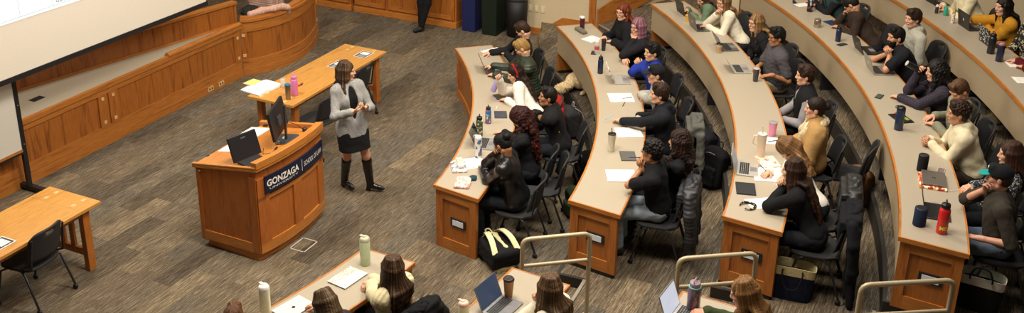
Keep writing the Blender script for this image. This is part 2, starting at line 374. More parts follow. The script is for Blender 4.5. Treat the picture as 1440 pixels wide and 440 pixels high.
# plates on the back wall
for k, v in enumerate((3.13, 3.25, 3.37)):
    mb = MB(); A = TP(WS-.012, v, .46)
    M = Matrix.Translation(A) @ Matrix.Rotation(radians(TA), 4, 'Z')
    mb.box(0, .012, -.036, .036, -.058, .058, 0, M); t = mb.build('wall_plate', plain('#d8c8a6', .5), None, .003)
    m2 = MB(); m2.box(-.004, 0, -.012, .012, -.03, .03, 0, M); m2.build('switch', plain('#e2d5b8', .4), t)
    tag(t, ('beige blank wall plate on the back wall, leftmost of the three', 'beige blank wall plate on the back wall, middle of the three', 'beige blank wall plate on the back wall, rightmost of the three')[k], 'wall plate', 'wall plates beside the bins')
# ================================================================== FRAMED PANELS
def framed(root, length, z0, z1, M=None, path=None, nst=2, th=.03, names=('panel', 'stile', 'rail'), stw=.09, rt=.09, rb=.13, pegs=True, inset=.018):
    """oak frame and panel work along a plan polyline, outward = negative left normal"""
    L = [0]
    for a, b in zip(path, path[1:]): L.append(L[-1]+hypot(b[0]-a[0], b[1]-a[1]))
    T = L[-1]
    def sub(s0, s1):
        pts = []; 
        def pt(s):
            for k in range(len(L)-1):
                if s <= L[k+1]+1e-9:
                    f = (s-L[k])/(L[k+1]-L[k]); return (path[k][0]+(path[k+1][0]-path[k][0])*f, path[k][1]+(path[k+1][1]-path[k][1])*f)
            return path[-1]
        pts = [pt(s0)]+[path[k] for k in range(len(L)) if s0+1e-4 < L[k] < s1-1e-4]+[pt(s1)]
        return pts
    mb = MB(); mb.path(path, 0, th, z0, z1); mb.build(names[0], OAKP, root)
    mb = MB(); mb.path(path, -inset, 0, z1-rt, z1); mb.build(names[2], OAKH, root)
    mb = MB(); mb.path(path, -inset, 0, z0, z0+rb); mb.build(names[2], OAKH, root)
    for k in range(nst):
        s0 = 0 if k == 0 else (T-stw if k == nst-1 else (T*k/(nst-1)-stw/2))
        q = sub(s0, s0+stw); mb = MB(); mb.path(q, -inset-.001, 0, z0+rb, z1-rt); o = mb.build(names[1], OAKV, root)
        if pegs:
            p = sub(s0+stw/2-.018, s0+stw/2+.018)
            for zz in (z0+rb+.035, z1-rt-.07):
                mb = MB(); mb.path(p, -inset-.006, -inset, zz, zz+.036); mb.build('peg', PEG, o)
# ================================================================== CURVED DESKS
def desk(i, a0i, a0o, a1i, a1o, label, near=True, wood=False, plate=True):
    zt = zf(i)+TOP; r0 = RI[i]; r1 = r0+DW; root = thing('curved_desk', label, 'desk', PP(r0+.28, (a0i+a1i)/2, zf(i)), 0, 'curved tier desks')
    Minv = Matrix.Translation(-Vector(root.location))
    class LB(MB):
        def build(s, name, mats, parent=None, bevel=0, fix=True):
            s.v = [tuple(Minv @ Vector(p)) for p in s.v]; return MB.build(s, name, mats, parent, bevel, fix)
    e = .012
    mb = LB(); mb.prism(arc(r0+e, a0i, a1i)+arc(r1-e, a1o, a0o), zt-.032, zt); mb.build('desktop', LAM, root)
    mb = LB(); mb.path(arc(r0+e, a0i, a1i), 0, e+.006, zt-.04, zt+.002); mb.build('edge_trim', OAKE, root)
    mb = LB(); mb.path(arc(r1-e, a0o, a1o), -e-.004, 0, zt-.04, zt+.001); mb.build('edge_trim', OAKE, root)
    for (ai, ao, sg) in ((a0i, a0o, 1), (a1i, a1o, -1)):
        A = PP(r0-.006, ai); B = PP(r1+.004, ao); mb = LB(); mb.path([(A.x, A.y), (B.x, B.y)], -.014 if sg > 0 else 0, 0 if sg > 0 else .014, zt-.04, zt+.002); mb.build('edge_trim', OAKE, root)
    # end panels
    for (ai, ao, sg) in ((a0i, a0o, 1), (a1i, a1o, -1)):
        A = PP(r0+.02, ai+sg*.12); B = PP(r1-.025, ao+sg*.12)
        if sg < 0: A, B = B, A
        d = (B-A); Ln = d.length; ang = atan2(d.y, d.x)
        M = Minv @ Matrix.Translation(Vector((A.x, A.y, zf(i)))) @ Matrix.Rotation(ang, 4, 'Z')   # local x along panel, -y outward (aisle)
        zb = 0.0 if wood else .045; zt2 = TOP-.04
        mb = MB(); mb.box(0, Ln, 0, .03, zb, zt2, 0, M); ep = mb.build('end_panel', OAKP, root)
        mb = MB(); mb.box(0, .09, -.016, 0, zb, zt2, 0, M); mb.build('stile', OAKV, ep)
        mb = MB(); mb.box(Ln-.09, Ln, -.016, 0, zb, zt2, 0, M); mb.build('stile', OAKV, ep)
        mb = MB(); mb.box(.09, Ln-.09, -.015, 0, zt2-.10, zt2, 0, M); mb.build('rail', OAKH, ep)
        mb = MB(); mb.box(.09, Ln-.09, -.015, 0, zb, zb+.13, 0, M); mb.build('rail', OAKH, ep)
        if not wood:
            mb = MB(); mb.box(.0, Ln-.02, -.012, .03, -DZ/2 if sg > 0 else 0, zb, 0, M); mb.build('plinth', plain('#121110', .6), root)
        if (near and sg > 0) and plate:
            cx = Ln*.55; z = zb+.36
            mb = MB(); mb.box(cx-.1, cx+.1, -.012, 0, z-.05, z+.05, 0, M); pl = mb.build('cable_plate', BLACKM, root)
            mb = MB(); mb.box(cx-.072, cx+.072, -.016, -.012, z-.032, z+.032, 0, M); mb.build('cover', plain('#dfe6ea', .3), pl)
    n = 3
    if wood:
        pth = arc(r0+.03, a0i+.2, a1i-.2)[::-1]
        class R: pass
        pl = [((x-root.location.x), (y-root.location.y)) for x, y in pth]
        # outward is towards the centre, i.e. the right-hand side of the reversed path is outside
        framed(root, 0, 0, TOP-.04, path=pl[::-1][::-1] if False else [p for p in pl][::-1], nst=5, th=-.03, inset=-.018)
    else:
        mb = LB(); mb.path(arc(r0+.018, a0i+.2, a1i-.05), -.02, 0, zt-.42, zt-.03); mb.build('modesty_panel', TAN, root)
    for k in range(1, n):
        a = a0i+(a1i-a0i)*k/n
        A = PP(r0+.1, a); B = PP(r1-.08, a); mb = LB(); mb.path([(A.x, A.y), (B.x, B.y)], -.02, .02, zf(i), zt-.03); mb.build('support', DARK, root)
    return root
desk(1, -17.2, -18.35, 17.9, 17.9, 'front row curved laminate desk with oak panelled front, right of the lecturer', wood=True)
desk(2, -18.93, -19.66, 17.6, 17.5, 'second row curved desk with tan front panel, directly behind the front row')
desk(3, -19.94, -20.51, 17.72, 17.7, 'third row curved desk with tan front panel and the takeaway coffee cup on it')
desk(4, -20.95, -21.33, 17.72, 17.7, 'fourth row curved desk with tan front panel and the red bottle at its near end')
desk(5, -21.8, -22.1, 17.72, 17.7, 'topmost fifth row curved desk in the upper right corner')
desk(1, -48, -48, -29.0, -28.67, 'front row desk across the aisle at bottom left, with the flowered laptop on it', near=False, wood=True)
desk(2, -46, -46, -28.24, -28.2, 'second row desk across the aisle at the bottom centre, with a brown coffee cup', near=False)
desk(3, -45, -45, -27.83, -27.81, 'third row desk corner at the bottom edge with the purple bottle', near=False)
desk(4, -44, -44, -27.4, -27.4, 'fourth row desk across the aisle, just below the bottom edge', near=False)
# ================================================================== HANDRAILS
def rail(i, A, B, label):
    """A: low post side (left), B: post side (right), both at rail height"""
    zt = zf(i)+.9; zb = zf(i); root = thing('handrail', label, 'handrail', (B.x, B.y, zb), 0, 'aisle handrails')
    o = Vector(root.location); r = .021
    d = (A-B); d.z = 0; d.normalize(); c = .07
    def corner(p, d1, d2):  # rounded corner from direction -d1 into d2
        return [p-d1*c+(d1*c)*t*(2-t)+(d2*c)*t*t for t in (0, .25, .5, .75, 1)]
    a = Vector((A.x, A.y, zt)); b = Vector((B.x, B.y, zt)); up = Vector((0, 0, 1))
    pts = [Vector((b.x, b.y, zb+.01))]+corner(b, up, d)+corner(a, d, -up)+[Vector((a.x, a.y, zb-DZ+.01))]
    mb = MB(); mb.tube([p-o for p in pts], r, 14); mb.build('hoop', RAILM, root)
    mb = MB(); mb.tube([Vector((b.x, b.y, zb+.62))-o, Vector((a.x, a.y, zb+.62))-o], r*.9, 12); mb.build('crossbar', RAILM, root)
    mb = MB(); mb.lathe([(0, 0), (.05, 0), (.05, .012), (.03, .03), (.022, .035)], (0, 0, 0)); mb.build('foot_flange', RAILM, root)
rail(2, at(735, 337, zf(2)+.9), at(830, 328, zf(2)+.9), 'bent metal handrail in the aisle nearest the cream and black backpack')
rail(3, at(955, 364, zf(3)+.9), at(1064, 356, zf(3)+.9), 'bent metal handrail in the aisle in front of the third desk end')
rail(4, at(1212, 401, zf(4)+.9), at(1342, 394, zf(4)+.9), 'bent metal handrail in front of the fourth desk end at the bottom right')
# ================================================================== FRONT BENCH
root = thing('panelled_bench', 'long oak panelled bench with grey counter along the front of the room', 'bench', TP(0, 0), radians(TA))
def L2(s, v): return (s, -v)
F0 = -4.2
pth = [L2(F0, 0), L2(3.05, 0)]
mb = MB(); mb.path(pth, 0, .03, 0, .80); mb.build('panel', OAKP, root)
for nm, z0, z1, d in (('skirting', 0, .12, .03), ('rail', .12, .26, .018), ('rail', .70, .80, .018)):
    mb = MB(); mb.path(pth, -d, 0, z0, z1); mb.build(nm, OAKH, root)
for s in (-2.05, .26, .44, 2.98):
    mb = MB(); mb.box(s-.075, s+.075, -.019, 0, .26, .70); st = mb.build('stile', OAKV, root)
    if s > 0:
        for zz in (.30, .63):
            mb = MB(); mb.box(s-.022, s+.022, -.026, -.018, zz, zz+.044); mb.build('peg', PEG, st)
for s in (2.28, 2.52):
    mb = MB(); mb.box(s-.06, s+.06, -.037, -.029, .035, .105); pl = mb.build('outlet_plate', PEG, root)
    for q in (-.025, .025):
        mb = MB(); mb.box(s+q-.01, s+q+.01, -.040, -.036, .055, .085); mb.build('socket', BLACK, pl)
# counter top: front edge straight, back edge converging towards the right end
mb = MB(); mb.prism([L2(F0, .0), L2(3.08, .0), L2(3.12, -.06), L2(3.05, -.08), L2(-.45, -.80), L2(F0, -1.55)], .80, .83); mb.build('counter_top', LAM, root)
mb = MB(); mb.path([L2(F0, 0), L2(3.08, 0)], -.035, 0.02, .775, .838); mb.build('front_edge', OAKH, root)
mb = MB(); mb.tube([(1.5, .0, .845), (3.12, .0, .845)], .042, 12); mb.build('arm_roll', OAKH, root)
BK = [L2(F0, -1.55), L2(-.45, -.80), L2(3.10, -.06)]
mb = MB(); mb.path(BK, 0, .04, .80, 1.16); mb.build('back_panel', OAKP, root)
mb = MB(); mb.path(BK, -.02, 0, .83, .86); mb.build('ledge', OAKE, root)
mb = MB(); mb.path(BK, -.03, .09, 1.16, 1.20); mb.build('top_rail', OAKH, root)
mb = MB(); mb.box(-.50, -.33, .32, .42, .828, .836); o = mb.build('cable_hatch', BLACK, root)
# curved witness box joining it
root = thing('curved_panel_box', 'tall curved oak panelled enclosure at the right end of the front bench', 'bench', TP(3.1, 0), radians(TA))
cp = [(3.09, .0), (3.2, .13), (3.45, .24), (3.72, .31), (4.05, .32), (4.4, .26), (4.78, .12), (5.1, -.04), (5.4, -.26)]
cp = [(s-3.1, -v) for s, v in cp]
# smooth the run
def catmull(P, n=5):
    out = []
    for k in range(len(P)-1):
        p0 = P[max(k-1, 0)]; p1 = P[k]; p2 = P[k+1]; p3 = P[min(k+2, len(P)-1)]
        for j in range(n):
            t = j/n; out.append(tuple(.5*(2*p1[q]+(p2[q]-p0[q])*t+(2*p0[q]-5*p1[q]+4*p2[q]-p3[q])*t*t+(3*p1[q]-p0[q]-3*p2[q]+p3[q])*t**3) for q in range(len(p1))))
    return out+[P[-1]]
cs = catmull(cp)
mb = MB(); mb.path(cs, 0, .04, 0, .88); mb.build('panel', OAKP, root)
for nm, z0, z1, d in (('skirting', 0, .12, .028), ('rail', .12, .27, .018), ('rail', .72, .88, .018)):
    mb = MB(); mb.path(cs, -d, 0, z0, z1); mb.build(nm, OAKH, root)
mb = MB(); mb.path(cs, -.04, .16, .88, .92); mb.build('cap_rail', OAKH, root)
mb = MB(); mb.path(cs, -.005, .10, .92, .95); mb.build('cap_rail', OAKH, root)
for k0, k1, kk in ((0, 4, 0), (34, 37, 1)):
    mb = MB(); mb.path(cs[k0:k1], -.02, 0, .27, .72); st = mb.build('stile', OAKV, root)
    km = (k0+k1)//2; a = Vector(cs[km-1]); b = Vector(cs[km]); m_ = (a+b)/2; d = (b-a).normalized()
    for zz in (.31, .64):
        mb = MB(); mb.path([tuple(m_-d*.025), tuple(m_+d*.025)], -.028, -.018, zz, zz+.045); mb.build('peg', PEG, st)
# judge's rail seen behind the bench at the top edge
root = thing('rear_panel_rail', 'oak rail and panel behind the bench, right of the screen corner', 'bench', TP(2.6, -1.7), radians(TA))
mb = MB(); mb.path([(-3.5, 0), (1.6, 0)], 0, .04, 0, .95); mb.build('panel', OAKP, root)
mb = MB(); mb.path([(-3.5, 0), (1.6, 0)], -.03, .08, .95, 1.0); mb.build('top_rail', OAKH, root)
# ================================================================== CABINETS
def cabinet(v0, v1, label):
    root = thing('low_cabinet', label, 'cabinet', TP(6.62, (v0+v1)/2), radians(TA), 'oak cabinets along the back wall')
    h = (v1-v0)/2
    mb = MB(); mb.box(.03, .43, -h, h, .0, .90); mb.build('body', OAKV, root)
    mb = MB(); mb.box(0, .43, -h-.008, h+.008, .0, .11); mb.build('base_moulding', OAKE, root, .006)
    mb = MB(); mb.box(-.01, .44, -h-.02, h+.02, .90, .93); mb.build('cabinet_top', OAKH, root)
    n = max(1, round((v1-v0)/.62)); w = 2*h/n
    for k in range(n):
        y0 = -h+k*w+.03; y1 = y0+w-.06
        mb = MB(); mb.box(.012, .03, y0, y1, .15, .87); d = mb.build('door', OAKP, root)
        for a in ((y0, y0+.07, .15, .87), (y1-.07, y1, .15, .87)):
            mb = MB(); mb.box(.0, .012, *a); mb.build('stile', OAKV, d)
        for a in ((y0+.07, y1-.07, .15, .23), (y0+.07, y1-.07, .79, .87)):
            mb = MB(); mb.box(.001, .012, *a); mb.build('rail', OAKH, d)
cabinet(-2.6, -.345, 'left oak cabinet against the back wall, left of the gap')
cabinet(-.27, 1.88, 'right oak cabinet against the back wall, behind the person in black trousers')
def bin_box(s, v, w, d, h, c, label):
    root = thing('recycling_bin', label, 'bin', TP(s, v), radians(TA), 'bins against the back wall')
    mb = MB(); k = .93
    V = [(-d/2*k, -w/2*k, 0), (d/2*k, -w/2*k, 0), (d/2*k, w/2*k, 0), (-d/2*k, w/2*k, 0), (-d/2, -w/2, h), (d/2, -w/2, h), (d/2, w/2, h), (-d/2, w/2, h)]
    mb.add(V, [(0, 3, 2, 1), (4, 5, 6, 7), (0, 1, 5, 4), (1, 2, 6, 5), (2, 3, 7, 6), (3, 0, 4, 7)]); mb.build('body', c, root, .012)
    mb = MB(); mb.box(-d/2-.01, d/2+.01, -w/2-.01, w/2+.01, h, h+.04); mb.build('rim', c, root, .01)
bin_box(6.80, 2.15, .27, .44, .72, plain('#151f50', .5), 'slim blue recycling bin beside the oak cabinet')
bin_box(6.80, 2.56, .30, .46, .74, plain('#091c12', .5), 'slim dark green recycling bin right of the blue bin')
root = thing('trash_can', 'round black bin with a liner, right of the green bin', 'bin', TP(6.84, 2.98))
mb = MB(); mb.lathe([(0, 0), (.175, 0), (.182, .35), (.19, .70), (.17, .70), (.15, .1), (0, .1)], n=28); mb.build('body', plain('#0c0c0e', .6), root)
mb = MB(); mb.lathe([(.175, .66), (.198, .665), (.2, .72), (.18, .735), (.16, .69)], n=28); mb.build('liner', plain('#3a3a3c', .3), root)
# ================================================================== TABLES
def table(s1, v1, L, W, label):
    """corner (s1,v1) = right near corner; runs towards -s and -v"""
    root = thing('trestle_table', label, 'table', TP(s1-L/2, v1-W/2), radians(TA))
    h = .75; l = L/2; w = W/2
    mb = MB(); mb.box(-l+.26, l-.26, -w+.05, w-.05, h-.032, h); mb.build('tabletop', OAKT, root)
    for sg in (-1, 1):
        mb = MB(); mb.box(min(sg*(l-.26), sg*l), max(sg*(l-.26), sg*l), -w, w, h-.036, h+.001); e = mb.build('end_board', OAKT, root, .004)
        for x in (l-.20, l-.07):
            for y in (-w+.17, w-.17):
                mb = MB(); mb.box(sg*x-.025, sg*x+.025, y-.02, y+.02, h, h+.003); mb.build('peg', PEG, e)
    for sg in (-1, 1):
        mb = MB(); mb.box(-l+.26, l-.26, min(sg*(w-.05), sg*w), max(sg*(w-.05), sg*w), h-.034, h+.0005); mb.build('side_board', OAKT, root, .003)
        mb = MB(); mb.box(-l+.2, l-.2, sg*(w-.09)-.012, sg*(w-.09)+.012, h-.11, h-.036); mb.build('apron', OAKH, root)
    for sx in (-1, 1):
        for sy in (-1, 1):
            mb = MB(); mb.box(sx*(l-.16)-.045, sx*(l-.16)+.045, sy*(w-.09)-.035, sy*(w-.09)+.035, .0, h-.036); mb.build('leg', OAKV, root, .005)
        mb = MB(); mb.box(sx*(l-.16)-.02, sx*(l-.16)+.02, -w+.12, w-.12, .16, .24); mb.build('stretcher', OAKH, root)
        for q in (-.07, .07):
            mb = MB(); mb.box(sx*(l-.16)-.015, sx*(l-.16)+.015, q-.03, q+.03, .24, h-.1); mb.build('slat', OAKV, root)
    return root
def TT(u, v, z):
    p = at(u, v, z)-TO; return p.dot(TU), p.dot(TV)
s1, v1 = TT(141.5, 282.5, .75); table(s1, v1, 2.25, .72, 'oak table at the left edge of the frame with pale square pegs')
s2, v2 = TT(543.5, 72.4, .75); table(s2, v2, 2.28, .72, 'oak table behind the lecturer with an open book and a pink bottle')
T1 = (s1, v1); T2 = (s2, v2)
# ================================================================== CHAIRS
def make_chair():
    root = thing('task_chair', 'x', 'chair')
    m = MESH
    # seat: rounded slab
    mb = MB(); P = []
    for k in range(28):
        t = 2*pi*k/28; c_, s_ = cos(t), sin(t); P.append((.005+.225*abs(c_)**.55*(1 if c_ > 0 else -1), .225*abs(s_)**.55*(1 if s_ > 0 else -1)))
    mb.prism(P, .425, .455); mb.build('seat', plain('#1f1f20', .8), root, .01)
    # curved backrest with handle slot
    mb = MB(); V = []; F = []; nu, nv = 14, 10
    def bk(a, b, off):
        y = (a-.5)*.45*(1-.10*b*b); z = .53+b*.33; x = -.235-.07*b-.0+.075*((a-.5)*2)**2*(1-.2*b)+off
        if b > .75: z -= .05*abs((a-.5)*2)**5*((b-.75)*4)
        return (x, y, z)
    for off in (0, -.018):
        for j in range(nv+1):
            for i_ in range(nu+1): V.append(bk(i_/nu, j/nv, off))
    n1 = (nu+1)*(nv+1); hole = lambda i_, j: j == 8 and 5 <= i_ <= 8
    for q, b0 in ((0, 0), (1, n1)):
        for j in range(nv):
            for i_ in range(nu):
                if hole(i_, j): continue
                f = (b0+j*(nu+1)+i_, b0+j*(nu+1)+i_+1, b0+(j+1)*(nu+1)+i_+1, b0+(j+1)*(nu+1)+i_); F.append(f if q == 0 else f[::-1])
    def side(a, b): F.append((a, b, n1+b, n1+a))
    for i_ in range(nu): side(i_+1, i_); side(nv*(nu+1)+i_, nv*(nu+1)+i_+1)
    for j in range(nv): side(j*(nu+1), (j+1)*(nu+1)); side((j+1)*(nu+1)+nu, j*(nu+1)+nu)
    w = nu+1
    for i_ in range(5, 9): side(8*w+i_, 8*w+i_+1); side(9*w+i_+1, 9*w+i_)
    side(9*w+5, 8*w+5); side(8*w+9, 9*w+9)
    mb.add(V, F, smooth=True); mb.build('backrest', plain('#222224', .65), root)
    for sy in (-1, 1):
        mb = MB(); mb.tube([(-.10, sy*.20, .44), (-.22, sy*.215, .48), (-.235, sy*.215, .60), (-.27, sy*.205, .80)], .011, 8); mb.build('back_frame', BLACKM, root)
        for sx in (-1, 1):
            x1 = .235 if sx > 0 else -.27
            mb = MB(); mb.tube([(sx*.08, sy*.205, .43), (sx*.15, sy*.235, .40), (x1, sy*.25, .055)], .012, 8); lg = mb.build('leg', BLACKM, root)
            mb = MB(); mb.lathe([(0, -.012), (.026, -.012), (.028, 0), (.026, .012), (0, .012)], (x1, sy*.25, .028), 14, M=Matrix.Rotation(pi/2, 3, 'X').to_4x4()); mb.build('caster', BLACK, lg)
    mb = MB(); mb.tube([(.06, -.2, .415), (.06, .2, .415)], .01, 8); mb.build('crossbar', BLACKM, root)
    return root
CHAIR0 = make_chair(); _cu = [False]
def chair(p, rz, label, group='black task chairs'):
    c = CHAIR0 if not _cu[0] else copy_tree(CHAIR0); _cu[0] = True
    c.location = p; c.rotation_euler = (0, 0, rz); c['label'] = label; c['group'] = group; return c
rt = radians(TA)
def tchair(s, v, da, label): chair(TP(s, v, 0), rt+pi/2+radians(da), label)     # faces -v (towards the front bench)
# ================================================================== SCREEN, WHITEBOARD
def on_plane(u, v, n0, P0):
    d = ray(u, v); o = Vector((0, 0, CH)); return o+d*((P0-o).dot(n0)/d.dot(n0))
root = thing('projection_screen', 'big projection screen with black bottom bar hanging at top left', 'projection screen', TP(0, .50, 1.6), rt)
def SL(u, v):
    p = on_plane(u, v, TV, TP(0, .50))-TP(0, .5, 1.6); return p.dot(TU), p.z
sR = SL(290, 4)[0]; s0 = -4.2
mb = MB(); mb.box(s0, sR, -.0, .006, 0.02, 3.2); mb.build('fabric', plain('#ddd5c6', .9), root)
mb = MB(); mb.box(s0, sR+.02, -.012, .02, -.03, .03); mb.build('bottom_bar', BLACK, root)
a = SL(0, 37); b = SL(113, 0); k = (b[1]-a[1])/(b[0]-a[0])
zl = lambda s: a[1]+k*(s-a[0])
mb = MB(); mb.add([(s0, -.004, zl(s0)), (sR-.25, -.004, zl(sR-.25)), (sR-.25, -.004, 3.1), (s0, -.004, 3.1)], [(0, 1, 2, 3)]); pic = mb.build('projected_slide', emis('#f6fbf4', 1.15), root)
mb = MB(); x0 = a[0]
def gl(u1, v1_, u2, v2_, w=.006):
    p = SL(u1, v1_); q = SL(u2, v2_); d = Vector((q[0]-p[0], q[1]-p[1])); n_ = Vector((-d.y, d.x)).normalized()*w/2
    mb.add([(p[0]-n_.x, -.006, p[1]-n_.y), (q[0]-n_.x, -.006, q[1]-n_.y), (q[0]+n_.x, -.006, q[1]+n_.y), (p[0]+n_.x, -.006, p[1]+n_.y)], [(0, 1, 2, 3)])
gl(0, 33, 98, 0); gl(28, 24, 24, 0); gl(74.5, 8.5, 73, 0)
tm = MB(); p0 = SL(78, 4)
text_into(tm, 'decision', .10, Matrix.Translation((p0[0], -.006, p0[1])) @ Matrix.Rotation(-math.atan(k)*0+math.atan(k), 4, 'Y').inverted() @ Matrix.Rotation(pi/2, 4, 'X'))
mb.build('grid_lines', emis('#c9d3cc', .9), pic, fix=False); tm.build('lettering', emis('#8f9692', .8), pic, fix=False)
root = thing('whiteboard', 'whiteboard on a black wheeled frame at the far left behind the table', 'whiteboard', TP(-1.13, .16), rt)
mb = MB(); mb.box(-.03, .03, -.02, .02, 0, 1.75); mb.build('post', BLACKM, root, .004)
mb = MB(); mb.box(-1.83, -1.77, -.02, .02, 0, 1.75); mb.build('post', BLACKM, root, .004)
zb = (on_plane(24, 216, TV, TP(0, .16))).z
mb = MB(); mb.box(-1.77, -.03, -.012, .012, zb, 1.7); mb.build('board', plain('#dcd8cc', .3), root)
mb = MB(); mb.box(-1.77, -.03, -.02, .014, zb-.03, zb); mb.build('bottom_edge', BLACKM, root)
mb = MB(); mb.box(-1.77, -.03, -.024, -.01, zb, zb+.03); mb.build('ledge', OAKE, root)
for x in (0, -1.8):
    mb = MB(); mb.box(x-.03, x+.03, -.3, .13, .03, .08); f = mb.build('foot', BLACKM, root)
    for y in (-.27, .11):
        mb = MB(); mb.lathe([(0, -.012), (.028, -.012), (.028, .012), (0, .012)], (x, y, .028), 12, M=Matrix.Rotation(pi/2, 3, 'X').to_4x4()); mb.build('caster', BLACK, f)
for x, z in ((0, .62), (0, 1.12)):
    mb = MB(); mb.lathe([(0, 0), (.008, 0), (.008, .006), (0, .006)], (x, -.02, z), 10, M=Matrix.Rotation(pi/2, 3, 'X').to_4x4()); mb.build('bolt', STEEL, root)
# ================================================================== FLOOR BOX
root = thing('floor_outlet_box', 'carpeted floor outlet cover with metal rim, in front of the lectern', 'floor box', at(427, 344.5, 0), rt)
mb = MB()
for a_ in ((-.13, .13, -.1, -.088), (-.13, .13, .088, .1), (-.13, -.118, -.1, .1), (.118, .13, -.1, .1)): mb.box(a_[0], a_[1], a_[2], a_[3], 0, .004)
mb.build('rim', plain('#c9c2b4', .4), root)
mb = MB(); mb.box(-.124, .124, -.094, .094, 0, .003); mb.build('lid', CARPET, root)
for x in (-.07, .07):
    mb = MB(); mb.box(x-.03, x+.03, -.085, -.07, .003, .005); mb.build('flap', BLACK, root)
# ================================================================== LECTERN
SB0, SB1, VB0, VB1 = -1.19, -.03, 2.87, 3.66
LC = TP((SB0+SB1)/2, (VB0+VB1)/2); root = thing('lectern', 'large oak lectern with a navy name sign, monitors and papers on top', 'lectern', LC, rt)
hl = (SB1-SB0)/2; hw = (VB1-VB0)/2; BOW = .075
def front(off=0.0, n=16, l=hl):
    return [(-l+2*l*k/n, -(hw+off+BOW*(1-((-1+2*k/n))**2))) for k in range(n+1)]
def zt(y): return 1.03+(hw-y)/(2*hw+.08)*.13
mb = MB(); mb.prism(front(-.035)+[(hl-.04, hw-.04), (-hl+.04, hw-.04)], 0, .10); mb.build('plinth', PODH, root)
# shell: sloped top body
fp = front(0)+[(hl, hw), (-hl, hw)]
def sloped(poly, z0, off, mats, name, par, hole=None):
    n = len(poly); V = [Vector((x, y, z0)) for x, y in poly]+[Vector((x, y, zt(y)+off)) for x, y in poly]
    mb = MB(); L = [0]
    for i_ in range(n): L.append(L[-1]+hypot(poly[(i_+1) % n][0]-poly[i_][0], poly[(i_+1) % n][1]-poly[i_][1]))
    F = [tuple(range(n))[::-1], tuple(range(n, 2*n))]+[(i_, (i_+1) % n, n+(i_+1) % n, n+i_) for i_ in range(n)]
    uv = [[(V[i_].x, V[i_].y) for i_ in F[0]], [(V[i_].x, V[i_].y) for i_ in F[1]]]+[[(L[i_], z0), (L[i_+1], z0), (L[i_+1], V[n+(i_+1) % n].z), (L[i_], V[n+i_].z)] for i_ in range(n)]
    mb.add(V, F, 0, uv); return mb.build(name, mats, par)
sloped(fp, .08, -.075, PODV, 'body', root)
# panel frames on the front and the near side
fr = front(0)
def fpart(k0, k1, z0, z1, name, mat):
    mb = MB(); mb.path(fr[k0:k1+1], -.016, 0, z0, z1); return mb.build(name, mat, root)
fpart(0, 16, .10, .22, 'rail', PODH); fpart(0, 16, .72, .76, 'rail', PODH)
fpart(0, 2, .22, .98, 'stile', PODV); fpart(7, 9, .22, .72, 'stile', PODV); fpart(14, 16, .22, .98, 'stile', PODV)
for sg in (-1,):
    x = -hl
    for nm, y0, y1, z0, z1, mt in (('stile', -hw, -hw+.09, .1, 1.0, PODV), ('stile', hw-.05, hw, .1, .95, PODV), ('rail', -hw+.09, hw-.05, .1, .21, PODH)):
        mb = MB(); mb.box(x-.012, x, y0, y1, z0, z1); mb.build(nm, mt, root)
mb = MB(); mb.lathe([(0, 0), (.012, 0), (.010, .01), (0, .01)], (-hl-.012, hw-.06, .93), 12, M=Matrix.Rotation(-pi/2, 3, 'Y').to_4x4()); mb.build('lock', STEEL, root)
# top board, rims
def rim(poly, name, h0, h1):
    n = len(poly); mb = MB(); V = [Vector((x, y, zt(y)+h0)) for x, y in poly]+[Vector((x, y, zt(y)+h1)) for x, y in poly]
    mb.add(V, [tuple(range(n))[::-1], tuple(range(n, 2*n))]+[(i_, (i_+1) % n, n+(i_+1) % n, n+i_) for i_ in range(n)]); return mb.build(name, PODH, root, .006)
tl = hl+.02
rim(front(.03, l=tl)+[(tl, hw+.04), (-tl, hw+.04)], 'worktop', -.075, -.045)
ff = front(.035, l=tl); fi = [(x*.97, y+.085) for x, y in front(.03, l=tl)]
rim(ff+fi[::-1], 'front_rim', -.045, .035)
rim([(tl-.05, -hw+.0), (tl, -hw-.02), (tl, hw+.04), (tl-.05, hw+.04)], 'side_rim', -.045, .01)
rim([(-tl, -hw-.02), (-tl+.04, -hw), (-tl+.04, hw+.04), (-tl, hw+.04)], 'side_rim', -.045, -.02)
# sign on the bowed front
arcL = [0]; fs = front(.022, n=64)
for a_, b_ in zip(fs, fs[1:]): arcL.append(arcL[-1]+hypot(b_[0]-a_[0], b_[1]-a_[1]))
def onfront(s, out, z):
    s = max(0, min(arcL[-1]-1e-6, s))
    k = next(i_ for i_ in range(len(arcL)-1) if arcL[i_+1] >= s); f = (s-arcL[k])/(arcL[k+1]-arcL[k])
    a_ = Vector(fs[k]); b_ = Vector(fs[k+1]); p = a_+(b_-a_)*f; d = (b_-a_).normalized(); n_ = Vector((d.y, -d.x)); p = p+n_*out
    return Vector((p.x, p.y, z))
SZ0, SZ1 = .79, .99
pl = [tuple(onfront(arcL[-1]*(.07+.90*k/30), 0, 0)[:2]) for k in range(31)]
mb = MB(); mb.path(pl, -.012, 0.006, SZ0, SZ1); sign = mb.build('sign', plain('#0f1a33', .4), root)
tb = MB(); S0 = arcL[-1]*.09
def fit_text(s, size, s0, width, z, **k):
    w = text_into(MB(), s, size, None, fn=lambda v: v, **k); text_into(tb, s, size, None, fn=lambda v: onfront(s0+v.x*width/w, .014, z+v.y), **k)
SL_ = arcL[-1]
fit_text('GONZAGA', .105, S0, SL_*.42, SZ0+.078, bold=.003); fit_text('UNIVERSITY', .032, S0+.03, SL_*.38, SZ0+.035); fit_text('SCHOOL OF LAW', .085, S0+SL_*.50, SL_*.34, SZ0+.07)
q0 = S0+SL_*.467
q = [onfront(q0, .014, SZ0+.035), onfront(q0+.006, .014, SZ0+.035), onfront(q0+.006, .014, SZ0+.17), onfront(q0, .014, SZ0+.17)]
tb.add(q, [(0, 1, 2, 3)]); tb.build('lettering', plain('#f2eee4', .5), sign, fix=False)
LECT = root
